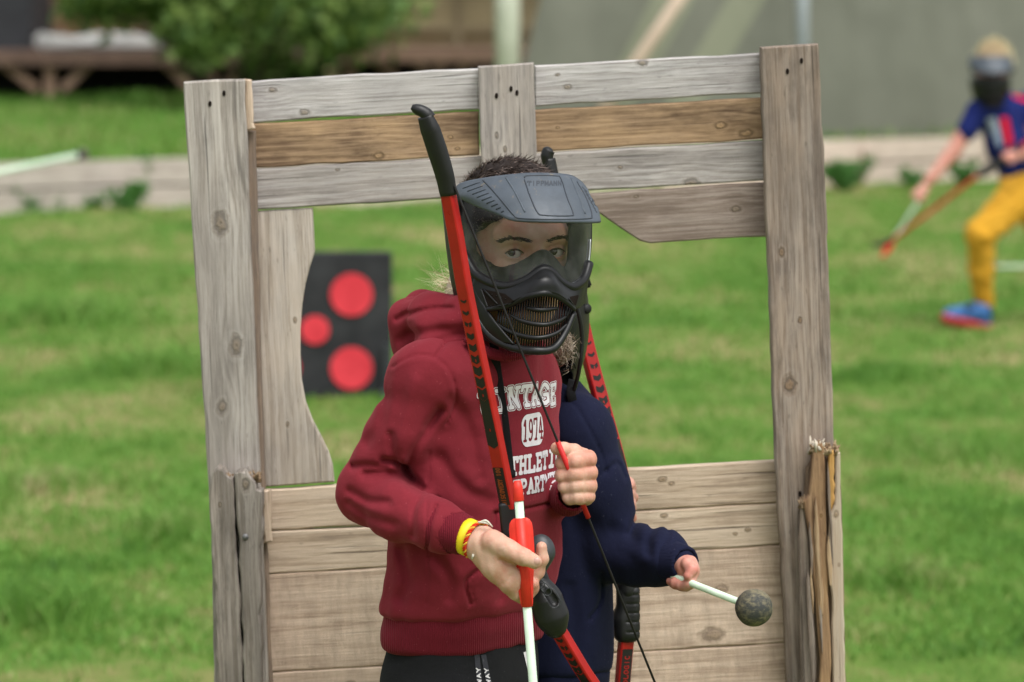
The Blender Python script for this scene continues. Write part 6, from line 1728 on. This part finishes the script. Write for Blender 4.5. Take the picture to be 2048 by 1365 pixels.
shR, shL = B(1956, 222, -.04), B(2052, 212, .06)
elR, haR = B(1905, 305, -.08), B(1846, 380, -.14)
elL, haL = B(2085, 300, -.10), B(2030, 308, -.24)
hip, kneeA, ankA = B(2048, 385, -.02), B(1962, 468, -.16), B(1968, 606, -.02)
kneeB, ankB = B(2120, 500, .05), B(2190, 560, .30)
lo, hi = bounds([B(1900, 180, -.2), B(2110, 400, .2)], .05); F = Field(lo, hi, .006)
d = F.chain([B(2000, 222, .0), B(2015, 290, -.01), B(2042, 362, -.01)], [.085, .088, .085], .03)
d = smin(d, F.cap(shR, shL, .052, .055), .04)
d = smin(d, F.cap(shR, B(1934, 262, -.06), .050, .048), .02); d = smin(d, F.cap(shL, B(2075, 265, -.03), .052, .05), .02)
d = smin(d, F.cap(B(1992, 205, 0), B(1988, 192, 0), .055, .05), .02) + F.wob(.004, 30, 3)
shirt = link('shirt', F.mesh(d), M['shirt_blue'], run)
bs_ = bvh_of(shirt.data)
def onb(px, py, off=.003):
    dv = (at(px, py, 5.0) - CAMV).normalized(); h = bs_.ray_cast(CAMV, dv, 40.0)
    return None if h[0] is None else h[0] - dv * off
def patch(poly, mat, name):
    def f(U, V):
        d = np.full(U.shape, -1e9)
        for i in range(len(poly)):
            (ax, ay), (bx, by) = poly[i], poly[(i + 1) % len(poly)]; nx, ny = (by - ay), -(bx - ax); L = math.hypot(nx, ny)
            d = np.maximum(d, ((U - ax) * nx + (V - ay) * ny) / L)
        return d
    xs_, ys_ = zip(*poly); me = fill_mesh(f, min(xs_), max(xs_), min(ys_), max(ys_), 3.0, lambda u, v: onb(u, v))
    if len(me.polygons): link(name, me, mat, shirt, False)
patch([(2000, 236), (2016, 234), (2026, 285), (2014, 298)], M['shirt_red'], 'red_panel')
patch([(1972, 238), (1992, 234), (2006, 290), (1996, 296)], M['shirt_white'], 'white_print')
patch([(2026, 186), (2060, 200), (2060, 208), (2026, 195)], M['shirt_red'], 'shoulder_stripe')
patch([(2060, 198), (2090, 222), (2090, 232), (2060, 210)], M['shirt_red'], 'shoulder_stripe')
# body
lo, hi = bounds([B(1930, 80, -.1), B(2040, 230, .2)], .06); F = Field(lo, hi, .005)
d = smin(F.ell(B(1984, 140, -.01), (.070, .085, .095)), F.ell(B(1980, 165, -.03), (.056, .065, .085)), .03)
d = smin(d, F.cap(B(1985, 185, 0), B(1998, 222, 0), .045), .03)
hm = F.mesh(d)
lo, hi = bounds([haR, elR, haL, elL, shL, shR], .09); F = Field(lo, hi, .005)
d = smin(F.chain([shR, elR, B(1858, 362, -.13)], [.042, .034, .022], .01), F.chain([shL, elL, B(2042, 310, -.23)], [.042, .036, .024], .01), .01)
for hp, dr in ((haR, B(1832, 398, -.15)), (haL, B(2012, 318, -.27))):
    d = smin(d, F.cap(hp, hp.lerp(dr, .4), .026, .024), .012)
    for i in range(4):
        o_ = Vector((.010 * (i - 1.5), -.02, .008 * (1.5 - i)))
        d = smin(d, F.chain([hp.lerp(dr, .3) + o_, hp.lerp(dr, .9) + o_ * 1.1, hp.lerp(dr, .8) + Vector((0, .02, -.012)) + o_ * .8], [.0095, .009, .0075], .004), .004)
    d = smin(d, F.cap(hp + Vector((.0, -.02, .01)), hp.lerp(dr, .8) + Vector((.02, -.03, .008)), .010, .008), .006)
am = F.mesh(d)
lo, hi = bounds([hip, kneeA, ankA, kneeB, ankB, B(2010, 250)], .12); F = Field(lo, hi, .012)
d = F.chain([B(2005, 230), B(2042, 370)], [.06, .07])
d = smin(d, F.chain([hip, kneeA, ankA, B(1968, 630, -.02)], [.06, .045, .032, .03]), .03); d = smin(d, F.chain([hip, kneeB, ankB], [.06, .045, .032]), .03)
link('body', join_meshes([hm, am, F.mesh(d)]), M['skin_b'], run)
# hair
lo, hi = bounds([B(1940, 75, -.1), B(2040, 150, .12)], .04); F = Field(lo, hi, .006)
hh = smax(F.ell(B(1986, 132, .0), (.078, .092, .110)), -(F.Z - B(1986, 122).z), .02)
hb2 = link('hair', F.mesh(hh + F.wob(.005, 70, 3)), mottled('fair_hair', (.36, .25, .15), (.56, .43, .28), 60, .7, .6, 200, dist=.004), run)
q = nrg.normal(size=(1500, 3)); q[:, 2] = np.abs(q[:, 2]); q /= np.linalg.norm(q, axis=1)[:, None]
rt = np.array(tuple(B(1986, 132, 0))) + q * np.array((.076, .09, .108))
link('strands', strand_mesh(rt, q * .6 + np.array((.3, -.4, 0)) + .3 * nrg.normal(size=q.shape), .02 + .02 * nrg.rand(1500), np.full(1500, .0012), 4, .5), M['hair_blond'], hb2, False)
# trousers, socks, shoes
lo, hi = bounds([hip, kneeA, ankA, kneeB, ankB, B(2042, 350)], .13); F = Field(lo, hi, .007)
d = F.chain([B(2040, 366), hip], [.092, .098], .03)
d = smin(d, F.chain([B(2040, 392, -.07), kneeA, B(1962, 540, -.09), ankA], [.088, .066, .052, .044], .02), .04); d = smin(d, F.chain([hip, kneeB, ankB], [.09, .066, .045], .02), .04)
d = d + F.wob(.003, 35, 6) + F.wob(.0015, 80, 16)
for pts_, w_, dp_ in (([(2010, 400), (1985, 450), (1965, 490)], .012, .012), ([(1990, 440), (1960, 452), (1940, 470)], .010, .010), ([(1990, 480), (1965, 490), (1945, 492)], .010, .012), ([(1990, 520), (1968, 530), (1945, 525)], .010, .007), ([(1988, 570), (1968, 580), (1948, 572)], .009, .008)):
    d = d + F.crease([B(*p) for p in pts_], w_, dp_ * .5, YB + .1)
link('trousers', F.mesh(d), M['mustard'], run)
link('sock', tube([B(1968, 596, -.02), B(1969, 632, -.02)], [.040, .038], 14), M['sock'], run)
def run_shoe(heel, toe, anklep):
    lo, hi = bounds([heel, toe, anklep], .07); F = Field(lo, hi, .005)
    d = smin(F.cap(heel + Vector((0, 0, .025)), anklep, .036, .040), F.cap(anklep, toe + Vector((0, 0, .012)), .040, .026), .03)
    o = link('shoe', F.mesh(d), M['shoe_blue'], run)
    link('sole', F.mesh(smax(F.cap(heel, toe, .042, .036), np.broadcast_to((F.Z - (heel.z + .008)) - ((F.X - heel.x) / (toe.x - heel.x)) * (toe.z - heel.z), F.n), .004)), M['sole_red'], o)
    link('lace_panel', tube([anklep + Vector((-.03, -.036, .02)), toe * .5 + anklep * .5 + Vector((0, -.03, .024))], [.012, .010], 8), M['sock'], o)
run_shoe(B(1966, 650, -.02), B(1898, 634, -.10), B(1960, 622, -.03))
run_shoe(B(2200, 600, .33), B(2170, 650, .28), B(2190, 580, .30))
# mask of the runner
m3 = thing('goggle_mask', 'black goggle mask worn by the running player', 'mask', tuple(B(1980, 215, -.1)))
lo, hi = bounds([B(1930, 105, -.2), B(2040, 225, .1)], .05); F = Field(lo, hi, .005)
o_ = F.ell(B(1981, 165, -.03), (.090, .108, .122)); i_ = F.ell(B(1981, 165, -.02), (.083, .100, .114))
s_ = smax(smax(o_, -i_, .003), F.Z - B(1981, 153).z, .004); s_ = smax(s_, (F.Y - (YB + .03)), .004)
link('face_guard', F.mesh(s_), M['mask_black'], m3)
l_ = smax(smax(F.ell(B(1981, 165, -.03), (.086, .104, .12)), -F.ell(B(1981, 165, -.03), (.083, .101, .117)), .001), np.maximum(B(1981, 155).z - F.Z, F.Z - B(1981, 140).z), .002)
l_ = smax(l_, F.Y - (YB - .02) + 0 * F.X, .003)
link('lens', F.mesh(l_), M['lens'], m3)
tp_ = [tuple(B(1981, 112, -.02) + Vector((.088 * math.sin(a), -.100 * math.cos(a), 0))) for a in np.linspace(-1.7, 1.7, 15)]
lp_ = [tuple(B(1981, 147, -.02) + Vector((.100 * math.sin(a), -.150 * math.cos(a), .018 * abs(a) ** 2))) for a in np.linspace(-1.5, 1.5, 15)]
link('visor', loft([tp_, lp_], .004, 30, 6), M['visor_grey'], m3)
link('head_strap', tube([tuple(B(1985, 140, 0) + Vector((.082 * math.sin(a), .095 * math.cos(a), 0))) for a in np.linspace(-1.7, 1.7, 21)], .016, 8, flat=1.0), M['webbing'], m3)
for i in range(4):
    link('grille_bar', tube([tuple(B(1981, 186 + 9 * i, -.03) + Vector((.070 * math.sin(a), -.114 * math.cos(a) + .008 * i, 0))) for a in np.linspace(-.9, .9, 9)], .004, 6), M['mask_matt'], m3)
# runner's bow and arrow
bow3 = thing('recurve_bow', 'red and black bow carried low by the running player', 'bow', tuple(B(2010, 318, -.26)))
link('riser', tube(catmull([B(2040, 296, -.25), B(2012, 318, -.26), B(1985, 334, -.26), B(1958, 350, -.26)], 5), [.016, .02, .018, .022, .018], 10), M['bow_black'], bow3)
link('lower_limb', box_sweep(catmull([B(1962, 347, -.26), B(1920, 378, -.27), B(1850, 432, -.27), B(1785, 480, -.27)], 5), [.017, .016, .015], .010, (.5, 0, .86)), M['bow_red'], bow3, False)
link('limb_tip', tube(catmull([B(1788, 478, -.27), B(1768, 488, -.27), B(1742, 491, -.27)], 5), [.012, .011, .006], 8), M['bow_black'], bow3)
link('upper_limb', box_sweep(catmull([B(2036, 300, -.25), B(2080, 265, -.24), B(2150, 205, -.23), B(2210, 160, -.22)], 5), [.024, .022, .02], .012, (.5, 0, .86)), M['bow_red'], bow3, False)
link('string', tube([B(1744, 492, -.27), B(2225, 150, -.22)], .0014, 5), M['string'], bow3)
def ray_arrow(label, tail, tip, vfrac=(.06, .30), **kw):
    ax = tip - tail
    return arrow('arrow', label, tail, tail + ax * .045, tail + ax * vfrac[0], tail + ax * vfrac[1], tip, **kw)
ray_arrow('arrow with red vanes pointing down from the hand of the running player', B(1764, 515, -.15), B(1893, 318, .02), vfrac=(.05, .2), sr=.0075, vw=.016)
# loose arrows
ga = ground_at(2000, 558); gb2 = ground_at(2320, 552)
ray_arrow('pale arrow lying on the grass behind the running player', Vector((ga.x + .72, ga.y + .1, .065)), Vector((ga.x - .05, ga.y, .06)), sr=.009, ball=.0245)
ta = at(166, 309, 18.2); tb_ = at(-230, 392, 17.7)
ray_arrow('pale arrow with a black ball tip in the air above the grey sleepers', ta + (tb_ - ta).normalized() * .82, ta, sr=.0120)
